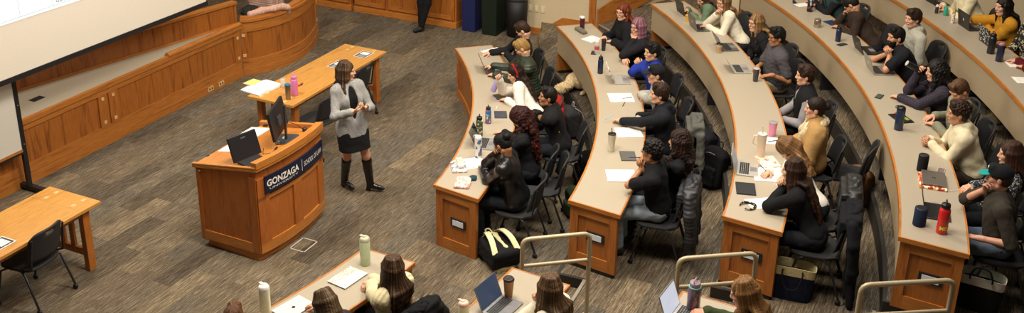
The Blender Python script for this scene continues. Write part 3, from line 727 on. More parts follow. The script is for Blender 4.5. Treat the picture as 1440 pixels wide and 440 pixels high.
def lect_z(p):
    y = -((p-LC).dot(TV)); return zt(y)-.045
# ================================================================== SMOOTH SOLIDS (people, bags, coats)
NA = np.array
def A3(p): return np.array([p[0], p[1], p[2]], dtype=float)
class SDF:
    """a list of blended primitives, meshed on a regular grid by surface nets"""
    def __init__(s): s.p = []; s.cut = []; s.disp = None
    def cap(s, a, b, ra, rb=None, k=.02): s.p.append(('c', A3(a), A3(b), ra, ra if rb is None else rb, k)); return s
    def chain(s, pts, rr, k=.02):
        for i_ in range(len(pts)-1): s.cap(pts[i_], pts[i_+1], rr[i_], rr[i_+1], k)
        return s
    def ell(s, c, r, R=None, k=.02): s.p.append(('e', A3(c), NA(r, dtype=float), np.eye(3) if R is None else NA(R), 0, k)); return s
    def box(s, c, h, R=None, rd=.01, k=.02): s.p.append(('b', A3(c), NA(h, dtype=float), np.eye(3) if R is None else NA(R), rd, k)); return s
    def sub(s, c, r, R=None, k=.01): s.cut.append((A3(c), NA(r, dtype=float), np.eye(3) if R is None else NA(R), k)); return s
    def half(s, n, d, k=.01): s.cut.append(('h', A3(n), d, k)); return s     # removes points with n.x > d
    def grid(s, h):
        lo = np.full(3, 1e9); hi = -lo
        bb = []
        for q in s.p:
            if q[0] == 'c': r = max(q[3], q[4]); l = np.minimum(q[1], q[2])-r; u = np.maximum(q[1], q[2])+r
            else:
                e = np.abs(q[3]) @ q[2] if q[0] == 'b' else np.sqrt((q[3]**2) @ (q[2]**2)); e = e+(q[4] if q[0] == 'b' else 0)
                l = q[1]-e; u = q[1]+e
            bb.append((l, u)); lo = np.minimum(lo, l); hi = np.maximum(hi, u)
        lo -= 3*h+.012; hi += 3*h+.012
        n = np.ceil((hi-lo)/h).astype(int)+1
        D = np.full(n, .5, dtype=np.float32)
        for q, (l, u) in zip(s.p, bb):
            k = q[5]; pad = k+3*h+.012
            i0 = np.maximum(0, np.floor((l-pad-lo)/h).astype(int)); i1 = np.minimum(n, np.ceil((u+pad-lo)/h).astype(int)+1)
            X = (lo[0]+h*np.arange(i0[0], i1[0]))[:, None, None]; Y = (lo[1]+h*np.arange(i0[1], i1[1]))[None, :, None]; Z = (lo[2]+h*np.arange(i0[2], i1[2]))[None, None, :]
            if q[0] == 'c':
                a, b, ra, rb = q[1:5]; v = b-a; L = max(v@v, 1e-9); x, y, z = X-a[0], Y-a[1], Z-a[2]
                t = np.clip((x*v[0]+y*v[1]+z*v[2])/L, 0, 1)
                d = np.sqrt((x-t*v[0])**2+(y-t*v[1])**2+(z-t*v[2])**2)-(ra+(rb-ra)*t)
            else:
                c, r, R = q[1:4]; x, y, z = X-c[0], Y-c[1], Z-c[2]
                lx = x*R[0, 0]+y*R[1, 0]+z*R[2, 0]; ly = x*R[0, 1]+y*R[1, 1]+z*R[2, 1]; lz = x*R[0, 2]+y*R[1, 2]+z*R[2, 2]
                if q[0] == 'e':
                    k0 = np.sqrt((lx/r[0])**2+(ly/r[1])**2+(lz/r[2])**2); k1 = np.sqrt((lx/r[0]**2)**2+(ly/r[1]**2)**2+(lz/r[2]**2)**2)
                    d = k0*(k0-1)/np.maximum(k1, 1e-6)
                else:
                    ax, ay, az = abs(lx)-r[0], abs(ly)-r[1], abs(lz)-r[2]
                    d = np.sqrt(np.maximum(ax, 0)**2+np.maximum(ay, 0)**2+np.maximum(az, 0)**2)+np.minimum(np.maximum(ax, np.maximum(ay, az)), 0)-q[4]
            S = D[i0[0]:i1[0], i0[1]:i1[1], i0[2]:i1[2]]
            hh = np.clip(.5+.5*(S-d)/k, 0, 1)
            S[...] = S*(1-hh)+d*hh-k*hh*(1-hh)
        if s.disp is not None or s.cut:
            X = (lo[0]+h*np.arange(n[0]))[:, None, None]; Y = (lo[1]+h*np.arange(n[1]))[None, :, None]; Z = (lo[2]+h*np.arange(n[2]))[None, None, :]
            if s.disp is not None: D += s.disp(X, Y, Z).astype(np.float32)
            for q in s.cut:
                if isinstance(q[0], str):
                    nn, dd = q[1], q[2]; d = X*nn[0]+Y*nn[1]+Z*nn[2]-dd; D = np.maximum(D, d)
                else:
                    c, r, R, k = q; x, y, z = X-c[0], Y-c[1], Z-c[2]
                    lx = x*R[0, 0]+y*R[1, 0]+z*R[2, 0]; ly = x*R[0, 1]+y*R[1, 1]+z*R[2, 1]; lz = x*R[0, 2]+y*R[1, 2]+z*R[2, 2]
                    k0 = np.sqrt((lx/r[0])**2+(ly/r[1])**2+(lz/r[2])**2); d = (k0-1)*min(r); D = np.maximum(D, -d)
        for ax in range(3):
            sl = [slice(None)]*3; sl[ax] = 0; D[tuple(sl)] = .5; sl[ax] = -1; D[tuple(sl)] = .5
        return D, lo, h
def nets(D, lo, h):
    I = D < 0; c = np.zeros(tuple(k-1 for k in D.shape), dtype=np.int8)
    for dx in (0, 1):
        for dy in (0, 1):
            for dz in (0, 1): c += I[dx:dx+c.shape[0], dy:dy+c.shape[1], dz:dz+c.shape[2]]
    act = (c > 0) & (c < 8); idx = np.argwhere(act); N = len(idx)
    if N == 0: return np.zeros((0, 3)), np.zeros((0, 4), int)
    vid = np.full(act.shape, -1, dtype=np.int32); vid[act] = np.arange(N)
    P = np.zeros((N, 3)); W = np.zeros(N); ix, iy, iz = idx.T
    cs = [(a, b, c_) for a in (0, 1) for b in (0, 1) for c_ in (0, 1)]
    for a in cs:
        for ax in range(3):
            if a[ax] == 1: continue
            b = list(a); b[ax] = 1
            da = D[ix+a[0], iy+a[1], iz+a[2]]; db = D[ix+b[0], iy+b[1], iz+b[2]]
            m_ = (da < 0) != (db < 0); t = np.where(m_, da/np.where(m_, da-db, 1), 0)
            for k in range(3): P[:, k] += np.where(m_, a[k]+(t if k == ax else 0), 0)
            W += m_
    P = P/W[:, None]+idx
    V = lo+P*h; F = []
    for ax in range(3):
        u, v = (ax+1) % 3, (ax+2) % 3
        sl0 = [slice(1, -1)]*3; sl1 = [slice(1, -1)]*3; sl0[ax] = slice(0, -1); sl1[ax] = slice(1, None)
        a = I[tuple(sl0)]; b = I[tuple(sl1)]; e = np.argwhere(a != b); off = np.ones(3, int); off[ax] = 0; e = e+off
        ina = I[tuple(e.T)]
        q = []
        for du, dv in ((0, 0), (-1, 0), (-1, -1), (0, -1)):
            g = e.copy(); g[:, u] += du; g[:, v] += dv; q.append(vid[tuple(g.T)])
        q = np.stack(q, 1); q[~ina] = q[~ina][:, ::-1]; F.append(q)
    F = np.concatenate(F); F = F[(F >= 0).all(1)]
    return V, F
def mesh_np(name, V, F, mats, mi=None, smooth=True):
    me = bpy.data.meshes.new(name); n = len(F)
    me.vertices.add(len(V)); me.vertices.foreach_set('co', np.asarray(V, dtype=np.float32).ravel())
    me.loops.add(n*4); me.loops.foreach_set('vertex_index', np.asarray(F, dtype=np.int32).ravel())
    me.polygons.add(n); me.polygons.foreach_set('loop_start', np.arange(0, n*4, 4, dtype=np.int32)); me.polygons.foreach_set('loop_total', np.full(n, 4, dtype=np.int32))
    me.polygons.foreach_set('use_smooth', np.full(n, smooth, dtype=bool))
    for m_ in (mats if isinstance(mats, (list, tuple)) else [mats]): me.materials.append(m_)
    if mi is not None: me.polygons.foreach_set('material_index', np.asarray(mi, dtype=np.int32))
    me.update(calc_edges=True); me.validate(); return me
def solid(name, s, mats, parent=None, h=.008, label=None, flow=None):
    V, F = nets(*s.grid(h)); me = mesh_np(name, V, F, mats); o = bpy.data.objects.new(name, me); COL.objects.link(o)
    if parent is not None: o.parent = parent
    if label: o['label'] = label
    if flow is not None:
        c, R = flow; q = (V-c) @ R; q = q-NA([-.02, 0, 0]); n = np.sqrt((q[:, 0]*1.0)**2+q[:, 1]**2)+1e-4; k = np.clip(n/.03, 0, 1)
        f = np.stack([q[:, 0]/n*k, q[:, 1]/n*k, q[:, 2]], 1).astype(np.float32)
        at_ = me.attributes.new('flow', 'FLOAT_VECTOR', 'POINT'); at_.data.foreach_set('vector', f.ravel())
    return o
def folds(amp, sc, seed=0):
    r = np.random.RandomState(seed); ph = r.rand(6)*6.28; a = r.randn(6, 3)
    def f(X, Y, Z):
        o = 0
        for k in range(4):
            o = o+np.sin(sc*(1+.5*k)*(a[k, 0]*X+a[k, 1]*Y+a[k, 2]*Z)+ph[k]+1.7*np.sin(sc*.6*(a[k, 1]*X+a[k, 2]*Y+a[k, 0]*Z)))/(1+.6*k)
        return amp*o/2
    return f
def unit(v): v = NA(v, dtype=float); return v/max(np.linalg.norm(v), 1e-9)
def frame_from(f, up=(0, 0, 1)):
    f = unit(f); l = unit(np.cross(up, f)); u = np.cross(f, l); return np.stack([f, l, u], 1)     # columns: forward, left, up
SKIN = {}
def skin(h):
    if h in SKIN: return SKIN[h]
    m_, t, b = nt('skin_'+h.strip('#')); c = hexc(h); tc = node(t, 'ShaderNodeTexCoord'); n = node(t, 'ShaderNodeTexNoise', i_Scale=18.0, i_Detail=3.0); t.links.new(tc.outputs['Object'], n.inputs['Vector'])
    r = ramp(t, [(.3, (c[0]*.92, c[1]*.85, c[2]*.82)), (.7, tuple(min(1, x*1.06) for x in c))]); t.links.new(n.outputs['Fac'], r.inputs['Fac']); t.links.new(r.outputs['Color'], b.inputs['Base Color'])
    b.inputs['Roughness'].default_value = .5; b.inputs['Subsurface Weight'].default_value = .0
    SKIN[h] = m_; return m_
HM = {}
def hairmat(h, h2=None):
    if (h, h2) in HM: return HM[(h, h2)]
    m_, t, b = nt('hair_'+h.strip('#')); c = hexc(h); c2 = hexc(h2) if h2 else tuple(min(1, x*1.6+.004) for x in c)
    tc = node(t, 'ShaderNodeAttribute', attribute_name='flow'); mp = node(t, 'ShaderNodeMapping'); mp.inputs['Scale'].default_value = (9, 9, 1.6); t.links.new(tc.outputs['Vector'], mp.inputs['Vector'])
    n = node(t, 'ShaderNodeTexNoise', i_Scale=1.0, i_Detail=3.0); t.links.new(mp.outputs['Vector'], n.inputs['Vector'])
    r = ramp(t, [(.3, tuple(x*.55 for x in c)), (.5, c), (.72, c2)]); t.links.new(n.outputs['Fac'], r.inputs['Fac']); t.links.new(r.outputs['Color'], b.inputs['Base Color'])
    bp = node(t, 'ShaderNodeBump', i_Strength=.3, i_Distance=.004); t.links.new(n.outputs['Fac'], bp.inputs['Height']); t.links.new(bp.outputs['Normal'], b.inputs['Normal'])
    b.inputs['Roughness'].default_value = .55; b.inputs['Specular IOR Level'].default_value = .22; HM[(h, h2)] = m_; return m_
EYEW = plain('#e8e2da', .3); IRIS = plain('#2a1c12', .2); GLASSF = plain('#2b211c', .4)
LIP = '#b3705f'
def ik(S, T, l1, l2, pole):
    S, T = NA(S, dtype=float), NA(T, dtype=float); d = T-S; L = np.linalg.norm(d); mx = (l1+l2)*.995
    if L > mx: T = S+d/L*mx; d = T-S; L = mx
    L = max(L, abs(l1-l2)+.02, .12)
    u = d/np.linalg.norm(d); a = (l1*l1-l2*l2+L*L)/(2*L); hgt = sqrt(max(l1*l1-a*a, 0)); pv = NA(pole, dtype=float)-S; pv = pv-u*(pv@u); pv = unit(pv)
    return S+u*a+pv*hgt, T
def hand_prims(s, W, f, n, curl=.5, thumb=1, left=True, pinch=False, r=.0085, mat=None):
    """W wrist, f direction of fingers, n palm normal (out of the palm)"""
    f = unit(f); n = unit(n-f*(n@f)); sd = np.cross(n, f)*(1 if left else -1)      # sd points to the thumb side
    pc = W+f*.045
    s.cap(W-f*.03, W+f*.02, .026, .026, .012)
    for i_, o in enumerate((.026, .009, -.009, -.026)):
        s.cap(W+f*.018+sd*o*.6, W+f*.085+sd*o, .0155, .0125, .010)
    Ls = ((.040, .024, .020), (.044, .028, .022), (.041, .026, .021), (.032, .020, .018))
    for i_, o in enumerate((.029, .010, -.010, -.029)):
        p = W+f*(.088-.004*abs(i_-1))+sd*o; a = .25+curl*(.9+.12*i_); ang = a*.5
        if pinch and i_ == 0: ang *= .8
        for k, L in enumerate(Ls[i_]):
            d = f*cos(ang)+n*sin(ang); d = unit(d+sd*o*1.2*(1-curl)); q = p+d*L; s.cap(p, q, r-.0004*k, r-.0008*k-.0004, .003); p = q; ang += a*(.75 if k == 0 else .5)
    p = W+f*.028+sd*.026; ang = .5
    for k, L in enumerate((.036, .030, .024)):
        d = unit(f*(.75-.1*k+(.3*curl if k else 0))+sd*(.75-.45*k)+n*(.25+.35*curl)); q = p+d*L; s.cap(p, q, .0115-.001*k, .0105-.001*k, .004); p = q
DEF = dict(skin='#c99a7c', hair='short', hc='#2a1a12', hc2=None, shirt='#222226', pants='#1d1f26', sleeve='long', bulk=.0, female=False, glasses=False, beard=None, cap=None, hood=False, collar=None, coat=None, s=1.0)
def human(name_label, root_loc, rz, P, N, Hc, look, hands, group=None, legs=None, up=None, h=None, **kw):
    """P pelvis, N neck base, Hc head centre, look: head forward vector; all in the person's own frame (x forward, y left)"""
    o_ = dict(DEF); o_.update(kw); g = o_
    root = thing('person', name_label, 'person', root_loc, rz, group)
    P, N, Hc = A3(P), A3(N), A3(Hc); fem = g['female']; sc = g['s']
    tz = unit(N-P); ax = g.get('shax'); ax = unit(NA(ax)) if ax is not None else NA([0, 1., 0]); ax = unit(ax-tz*(ax@tz)); fw = np.cross(ax, tz)
    R = np.stack([fw, ax, tz], 1); bl = g['bulk']; wd = g.get('wd', .168 if fem else .203)
    Lt = np.linalg.norm(N-P)
    SL_ = N-tz*.055+ax*wd; SR = N-tz*.055-ax*wd
    def torso(s, inf=0.0, k=.06):
        s.ell(P+tz*.02-fw*.01, (.115+bl*.5+inf, .165+bl*.5+inf, .12+inf), R, k)
        s.ell(P+tz*(.36*Lt)+fw*.005, (.098+bl+inf, .135+bl+(-.01 if fem else .01)+inf, .16+inf), R, k)
        s.ell(P+tz*(.70*Lt)+fw*.005, (.108+bl*.6+inf, .15+bl*.5+inf+(-.01 if fem else .005), .15+inf), R, k)
        if fem:
            for sg in (-1, 1): s.ell(P+tz*(.66*Lt)+fw*.072+ax*sg*.062, (.044+inf, .052+inf, .052+inf), R, .05)
        s.cap(SL_-ax*.02, SR+ax*.02, .058+inf+bl*.3, .058+inf+bl*.3, k)
        for sg in (-1, 1): s.cap(N+tz*.012, N-tz*.03+ax*sg*.12, .042+inf, .048+inf, .04)
    # arms
    arms = []
    for sd, S in (('L', SL_), ('R', SR)):
        hd = hands[sd]; sg = 1 if sd == 'L' else -1
        pole = hd.get('pole'); pole = A3(pole) if pole is not None else S+NA([-.10, sg*.25, -.45])
        E, W = ik(S, A3(hd['w']), .29*sc, .255*sc, pole)
        f = unit(W-E) if hd.get('f') is None else unit(A3(hd['f'])); n = A3(hd['n']) if hd.get('n') is not None else NA([0, 0, -1.])
        arms.append((sd, S, E, W, f, n, hd))
    # legs
    if legs is None:
        legs = []
        for sg in (1, -1):
            Hh = P+NA([0, sg*.09, -.01]); K = NA([P[0]+.40, sg*(.13 if not fem else .09), .50]); An = NA([P[0]+.42-g.get('tuck', 0.05)*1.0, sg*.12, .09]); legs.append((Hh, K, An, NA([1, sg*.15, 0])))
    h = h or .0085
    V = []; F = []; base = 0
    def put(s, hh):
        nonlocal base
        v, f = nets(*s.grid(hh)); V.append(v); F.append(f+base); base += len(v)
    b = SDF(); torso(b, -.004)
    for sd, S, E, W, f, n, hd in arms:
        b.cap(S, E, .046, .037, .03); b.cap(E, W, .037, .0265, .02)
    for Hh, K, An, fd in legs: b.cap(Hh, K, .078, .052, .04); b.cap(K, An, .050, .036, .02)
    look = unit(look); HR = frame_from(look) if up is None else frame_from(look, up); hf, hlft, hu = HR.T
    def H(x, y, z): return Hc+hf*x+hlft*y+hu*z
    b.cap(N-tz*.03, H(-.02, 0, -.07), .056, .050 if fem else .054, .03)
    put(b, h)
    hb = SDF(); hb.cap(N+tz*.02, H(-.02, 0, -.07), .054, .048 if fem else .053, .02)
    hb.ell(H(-.012, 0, .03), (.096, .075, .086), HR, .02); hb.ell(H(.022, 0, -.032), (.064, .058 if not fem else .055, .088), HR, .02)
    hb.ell(H(.056, 0, -.098), (.026, .026, .020), HR, .02); hb.cap(H(.0, .045, -.07), H(.045, .02, -.10), .022, .018, .02); hb.cap(H(.0, -.045, -.07), H(.045, -.02, -.10), .022, .018, .02)
    hb.cap(H(.083, 0, .012), H(.0995, 0, -.026), .008, .0115, .012); hb.cap(H(.092, .009, -.031), H(.092, -.009, -.031), .009, .009, .008)
    hb.cap(H(.074, -.038, .026), H(.074, .038, .026), .014, .014, .012)
    hb.cap(H(.083, -.018, -.060), H(.083, .018, -.060), .009, .009, .006)
    for sg in (-1, 1): hb.ell(H(-.008, sg*.076, -.012), (.020, .010, .031), HR, .008); hb.ell(H(.058, sg*.04, -.022), (.022, .02, .022), HR, .02)
    put(hb, .0055 if h > .007 else .0045)
    for sd, S, E, W, f, n, hd in arms:
        hs = SDF(); hs.cap(W+(E-W)*.25, W, .0285, .0262, .008); hand_prims(hs, W, f, n, hd.get('curl', .5), left=(sd == 'L')); put(hs, .0042 if h > .007 else .0036)
    V = np.concatenate(V); F = np.concatenate(F)
    cen = V[F].mean(1)-Hc; lx = cen@hf; ly = cen@hlft; lz = cen@hu
    mi = np.where((lx > .086) & (np.abs(ly) < .019) & (lz > -.068) & (lz < -.054), 1, 0)
    lipc = hexc(g['skin']); 
    me = mesh_np('body', V, F, [skin(g['skin']), plain(g.get('lip', LIP if fem else '#a9745c'), .5)], mi); body = bpy.data.objects.new('body', me); COL.objects.link(body); body.parent = root
    # eyes, brows
    mb = MB()
    for sg in (-1, 1):
        c = H(.0715, sg*.031, .002); Mx = Matrix.Translation(Vector(c)) @ Matrix(HR.tolist()).to_4x4()
        prof = [(.0115*sin(pi*k/8), -.0115*cos(pi*k/8)) for k in range(9)]
        RM = Matrix.Translation(Vector(c)) @ Matrix(HR.tolist()).to_4x4() @ Matrix.Rotation(pi/2, 4, 'Y')
        mb.lathe(prof[:7], n=12, M=RM, mi=0); mb.lathe([(.0118*sin(pi*k/16), .0119*cos(pi*k/16)) for k in (5, 4, 3, 2, 1, 0)], n=12, M=RM, mi=1)
    mb.build('eyes', [EYEW, IRIS], root, fix=False)
    hm = hairmat(g['hc'], g['hc2'])
    mb = MB()
    for sg in (-1, 1): mb.tube([H(.084, sg*.016, .024), H(.087, sg*.032, .030), H(.074, sg*.052, .025)], [.0025, .0035, .002], 6)
    mb.build('eyebrows', hm, root)
    # garments
    def garment(nm, s, mat, hh=.0095, lab=None): return solid(nm, s, mat, root, hh, lab)
    inf = g.get('inf', .016)
    def mk(c, kind=None):
        if not isinstance(c, str): return c
        return fabric(c)
    if g['shirt'] is not None:
        s = SDF(); torso(s, inf)
        for sd, S, E, W, f, n, hd in arms:
            if g['sleeve'] == 'long' and not g.get('jacket'):
                s.cap(S, E, .052+inf, .043+inf, .03); s.cap(E, W+(E-W)*.06, .044+inf, .032+inf, .02); s.cap(W+(E-W)*.14, W+(E-W)*.05, .033+inf, .034+inf, .004)
            elif g['sleeve'] == 'short':
                s.cap(S, S+(E-S)*.72, .054+inf, .054+inf, .03)
            elif g['sleeve'] == 'elbow': s.cap(S, E, .052+inf, .046+inf, .03)
        s.cap(N-tz*.035, N+tz*.022, .070, .062, .02)
        if g['hood']:
            s.cap(N-fw*.07+ax*.05+tz*.02, N-fw*.10-tz*.06, .045, .05, .03); s.cap(N-fw*.07-ax*.05+tz*.02, N-fw*.10-tz*.06, .045, .05, .03); s.cap(N+fw*.02+ax*.075-tz*.01, N-fw*.06+ax*.06+tz*.02, .026, .035, .02); s.cap(N+fw*.02-ax*.075-tz*.01, N-fw*.06-ax*.06+tz*.02, .026, .035, .02)
        if g['collar'] or g.get('turtle'):
            for k in range(8):
                t0 = 2*pi*k/8; t1 = 2*pi*(k+1)/8; rr = .066
                s.cap(N+tz*.025+(fw*cos(t0)+ax*sin(t0))*rr, N+tz*.025+(fw*cos(t1)+ax*sin(t1))*rr, .012, .012, .008)
        s.disp = folds(g.get('fold', .0045), 26, hash(name_label) % 97 if False else len(name_label)*7 % 97)
        o = garment(g.get('shirt_name', 'shirt'), s, mk(g['shirt']), .0095 if h > .007 else .007)
    if g.get('vest'):      # sleeveless layer or open jacket front
        s = SDF(); torso(s, inf+.014); s.cap(N-tz*.03+fw*.0, N+tz*.01, .075, .07, .02)
        s.sub(P+tz*(.75*Lt)+fw*.17, (.12, .035, .30), R); garment('vest', s, mk(g['vest']))
    if g.get('jacket'):
        s = SDF(); ji = g.get('jinf', .024); torso(s, ji); 
        for sd, S, E, W, f, n, hd in arms: sl = g.get('slim', 0); s.cap(S, E, .055+ji-sl, .048+ji-sl, .03); s.cap(E, W+(E-W)*.1, .048+ji-sl, .040+ji-sl, .02)
        s.cap(N-fw*.05+ax*.06-tz*.01, N-fw*.05-ax*.06-tz*.01, .032, .032, .02)
        s.cap(N+fw*.03+ax*.07-tz*.03, N-fw*.05+ax*.06, .026, .03, .02); s.cap(N+fw*.03-ax*.07-tz*.03, N-fw*.05-ax*.06, .026, .03, .02)
        ((s.ell(P-tz*.06, (.132+ji, .172+ji, .22), R, .05), s.half(-tz, (-tz)@(P-tz*.10))) if g.get('long') else 0); s.sub(P+tz*(.72*Lt)+fw*.19, (.13, g.get('open', .045), .33), R); s.disp = folds(.006, 24, 5)
        garment('jacket', s, mk(g['jacket']), .0095 if h > .007 else .007)
        if g.get('fur'):
            s = SDF()
            for sg in (-1, 1):
                s.chain([N-fw*.085+tz*.02, N-fw*.04+ax*sg*.085+tz*.015, N+fw*.055+ax*sg*.085-tz*.03, N+fw*.125+ax*sg*.055-tz*.12, N+fw*.14+ax*sg*.05-tz*.28], [.044, .047, .047, .042, .03], .02)
            s.disp = folds(.006, 150, 3); garment('fur_collar', s, mk(g['fur']), .007)
    if g['pants'] is not None:
        s = SDF(); s.ell(P+tz*.0-fw*.01, (.125+bl*.5, .172+bl*.5, .125), R, .05)
        for Hh, K, An, fd in legs: s.cap(Hh, K, .088, .066, .05); s.cap(K, An+(K-An)*.08, .064, .056, .03)
        s.disp = folds(.004, 24, 9); garment('trousers', s, mk(g['pants']), .011)
    if g.get('skirt'):
        s = SDF(); s.ell(P+tz*.03, (.125, .168, .13), R, .04); s.ell(P-tz*.10, (.128, .170, .16), R, .05); [s.cap(P-tz*.08+ax*a_*.075+fw*b_*.02, P-tz*.50+ax*a_*.085+fw*b_*.055+fw*.02, .098, .096, .06) for a_ in (-1, 0, 1) for b_ in (-1, 1)]; s.half(-tz, (-tz)@(P-tz*.28)); s.disp = folds(.003, 22, 2); garment('skirt', s, mk(g['skirt']), .008)
    for Hh, K, An, fd in legs:
        fd = unit(fd); s = SDF(); fz = An[2]-.055
        s.cap(An+NA([0, 0, -.03])-fd*.03, An+NA([0, 0, -.045])+fd*.13, .040, .034, .02); s.cap(An, An+NA([0, 0, -.04]), .045, .042, .02)
        s.half((0, 0, -1), -(An[2]-.09))
        if g.get('boots'):
            s = SDF(); s.cap(K-(K-An)*.16, An, .062, .046, .02); s.cap(An+NA([0, 0, -.03]), An+NA([0, 0, -.05])+fd*.12, .040, .030, .02); s.cap(An+NA([0, 0, -.055])+fd*.12, An+NA([0, 0, -.062])+fd*.165, .028, .018, .02)
            s.half((0, 0, -1), -(An[2]-.09)); s.box(An-fd*.025+NA([0, 0, -.085]), (.02, .022, .03), frame_from(fd), .006, .008)
            s.disp = folds(.002, 50, 4); bo = solid('boot', s, plain('#0f0e0e', .28), root, .0055); 
            continue
        solid('shoe', s, plain(g.get('shoes', '#232323'), .6), root, .008)
    # hair
    st = g['hair']; rnd = np.random.RandomState(len(name_label)*13+7)
    if st != 'none':
        s = SDF(); vol = {'short': .012, 'buzz': .004, 'curly': .022, 'thick': .022, 'long': .009, 'bun': .008, 'curly_long': .024, 'bob': .018}[st]
        sv = vol if st not in ('short', 'thick', 'curly') else vol*.55
        s.ell(H(-.016, 0, .036), (.096+sv*.9, .076+sv, .085+vol), HR, .02)
        if st in ('short', 'curly', 'thick', 'buzz'):
            s.ell(H(-.045, 0, -.015), (.066+vol*.3, .067+vol*.25, .072), HR, .02)
            if st in ('thick', 'curly', 'short'): s.cap(H(.05, .03, .105), H(.05, -.03, .108), .018+vol*.5, .018+vol*.5, .03)
            if st == 'curly':
                for k in range(200):
                    a = rnd.uniform(-2.6, 2.6); e = rnd.uniform(-.1, 1.45); s.ell(H(-.016-.112*cos(a)*cos(e)*1.0, .094*sin(a)*cos(e), .036+.105*sin(e)), (.010, .010, .010), HR, .005)
            s.sub(H(.125, 0, -.045), (.085, .11, .112), HR); s.sub(H(.040, 0, -.09), (.075, .16, .10), HR)
            if g['cap']: s.half(hu, hu@H(0, 0, .045))
            s.half(-hu+hf*-.55*0, (-hu)@(Hc-hu*.085))
        else:
            L = g.get('hlen', .30); back = -tz if True else 0
            if st == 'bun':
                s.ell(H(-.05, 0, -.015), (.064, .066, .07), HR, .02); s.ell(H(-.125, 0, .03), (.042, .045, .042), HR, .012)
                s.sub(H(.125, 0, -.045), (.082, .11, .118), HR); s.sub(H(.045, 0, -.10), (.07, .16, .105), HR)
            else:
                s.ell(H(-.04, 0, -.03), (.075+vol, .078+vol, .09), HR, .03)
                s.sub(H(.128, 0, -.05), (.085, .064 if g.get('part') != 'open' else .075, .125), HR)
                s.half(hf*1.0-hu*.15, (hf-hu*.15)@H(.078, 0, .0))
        s.disp = folds(.0018, 160, 5) if st != 'buzz' else None
        if st == 'thick': s.disp = folds(.0035, 85, 5)
        solid('hair', s, hm, root, .0055, flow=(Hc, HR))
        if st in ('long', 'curly_long', 'bob'):
            s = SDF(); cl = st == 'curly_long'; nl = 22 if not cl else 26; L = g.get('hlen', .30)
            front = g.get('frontlocks', True)
            for k in range(nl):
                a = (-1+2*k/(nl-1))*(2.05 if front else 1.55)+rnd.uniform(-.05, .05); lx_, ly_ = -cos(a), sin(a)
                rad = .088+vol*.8
                p0 = H(-.016+lx_*.05, ly_*.05, .105); p1 = H(-.014+lx_*(rad-.002), ly_*(rad-.018), .03); p2 = H(-.018+lx_*(rad-.004), ly_*(rad-.012), -.07)
                # below the head the locks hang, resting on the back or the shoulders
                down = unit(NA([0, 0, -1])*.55-tz*.75 if a*a < 2.4 else NA([0, 0, -1.]))
                bk = N-fw*(.115+inf+g.get('hback', 0))+tz*0.0
                Lk = L*rnd.uniform(.86, 1.05)*(1 if a*a < 2.4 else .85)
                tgt = bk+ax*(ly_*.12)*1.0-tz*.03 if a*a < 2.0 else N+ax*(np.sign(ly_)*(.085+.02*rnd.rand()))+fw*(-.02+.11*(abs(a)-1.4))-tz*-.02
                if st == 'bob': tgt = p2+NA([0, 0, -.05]); Lk = .03
                w = .9 if a*a < 2.0 else 1
                p3 = p2*(1-.8)+tgt*.8+tz*.02 if st != 'bob' else tgt
                pts = [p0, p1, p2, p3]; seg = 4; cur = p3; dirn = -tz if a*a < 2.0 else unit(-tz+fw*.22)
                ph = rnd.rand()*6.28
                for j in range(seg):
                    t = (j+1)/seg; wob = (.020 if cl else .010)*sin(ph+j*2.2)
                    cur = p3+dirn*Lk*t+ax*(wob+(-ly_*.02*t if a*a < 2 else 0))+fw*wob*.4; pts.append(cur.copy())
                r0 = .019 if not cl else .024
                rr = [r0*.9, r0, r0*1.05, r0]+[r0*(1-.16*j) for j in range(seg)]
                s.chain(pts, rr[:len(pts)], .016 if not cl else .020)
                if cl:
                    for q in pts[2:]:
                        for _ in range(2): s.ell(q+rnd.randn(3)*.016, (.02, .02, .02), None, .008)
            s.sub(H(.125, 0, -.05), (.085, .062, .12), HR)
            s.disp = folds(.0022, 150, 6) if not cl else folds(.007, 75, 6)
            solid('long_hair', s, hm, root, .006, flow=(Hc, HR))
    if g['beard']:
        s = SDF(); bm_ = g['beard']
        if bm_ == 'full': s.ell(H(.026, 0, -.062), (.066, .062, .066), HR, .01); s.ell(H(.056, 0, -.10), (.032, .034, .026), HR, .02); s.sub(H(.11, 0, -.0), (.075, .09, .046), HR); s.sub(H(.0, 0, .03), (.12, .1, .065), HR)
        s.cap(H(.092, -.02, -.050), H(.098, 0, -.045), .0055, .007, .004); s.cap(H(.092, .02, -.050), H(.098, 0, -.045), .0055, .007, .004)
        solid('beard' if bm_ == 'full' else 'moustache', s, hm, root, .0045)
    if g['glasses']:
        mb = MB()
        for sg in (-1, 1):
            c = H(.098, sg*.032, .000); mb.tube([c+hlft*.024*cos(t)+hu*.019*sin(t) for t in [2*pi*k/14 for k in range(14)]], .0022, 6, closed=True)
            mb.tube([H(.096, sg*.056, .006), H(.05, sg*.078, .008), H(-.01, sg*.082, .004)], .002, 6)
        mb.tube([H(.100, .009, .004), H(.102, 0, .006), H(.100, -.009, .004)], .002, 6); mb.build('glasses', g.get('gmat', GLASSF), root)
    if g['cap']:
        cc, vc = g['cap']; s = SDF(); s.ell(H(-.014, 0, .034), (.107, .088, .094), HR, .02); s.cap(H(.06, .02, .09), H(.06, -.02, .09), .03, .03, .03); s.half(-hu-hf*.05, (-hu-hf*.05)@H(0, 0, .024))
        cp_ = solid('cap', s, fabric(cc, .2), root, .006)
        s = SDF(); s.ell(H(.105, 0, .030), (.068, .066, .009), HR @ NA([[cos(.18), 0, sin(.18)], [0, 1, 0], [-sin(.18), 0, cos(.18)]]), .01); s.half(-hf, (-hf)@H(.074, 0, 0)); solid('visor', s, fabric(vc, .2), cp_, .006)
        mb = MB(); mb.lathe([(0, 0), (.008, 0), (.006, .005), (0, .006)], H(-.014, 0, .131), 10); mb.build('button', fabric(cc, .2), cp_)
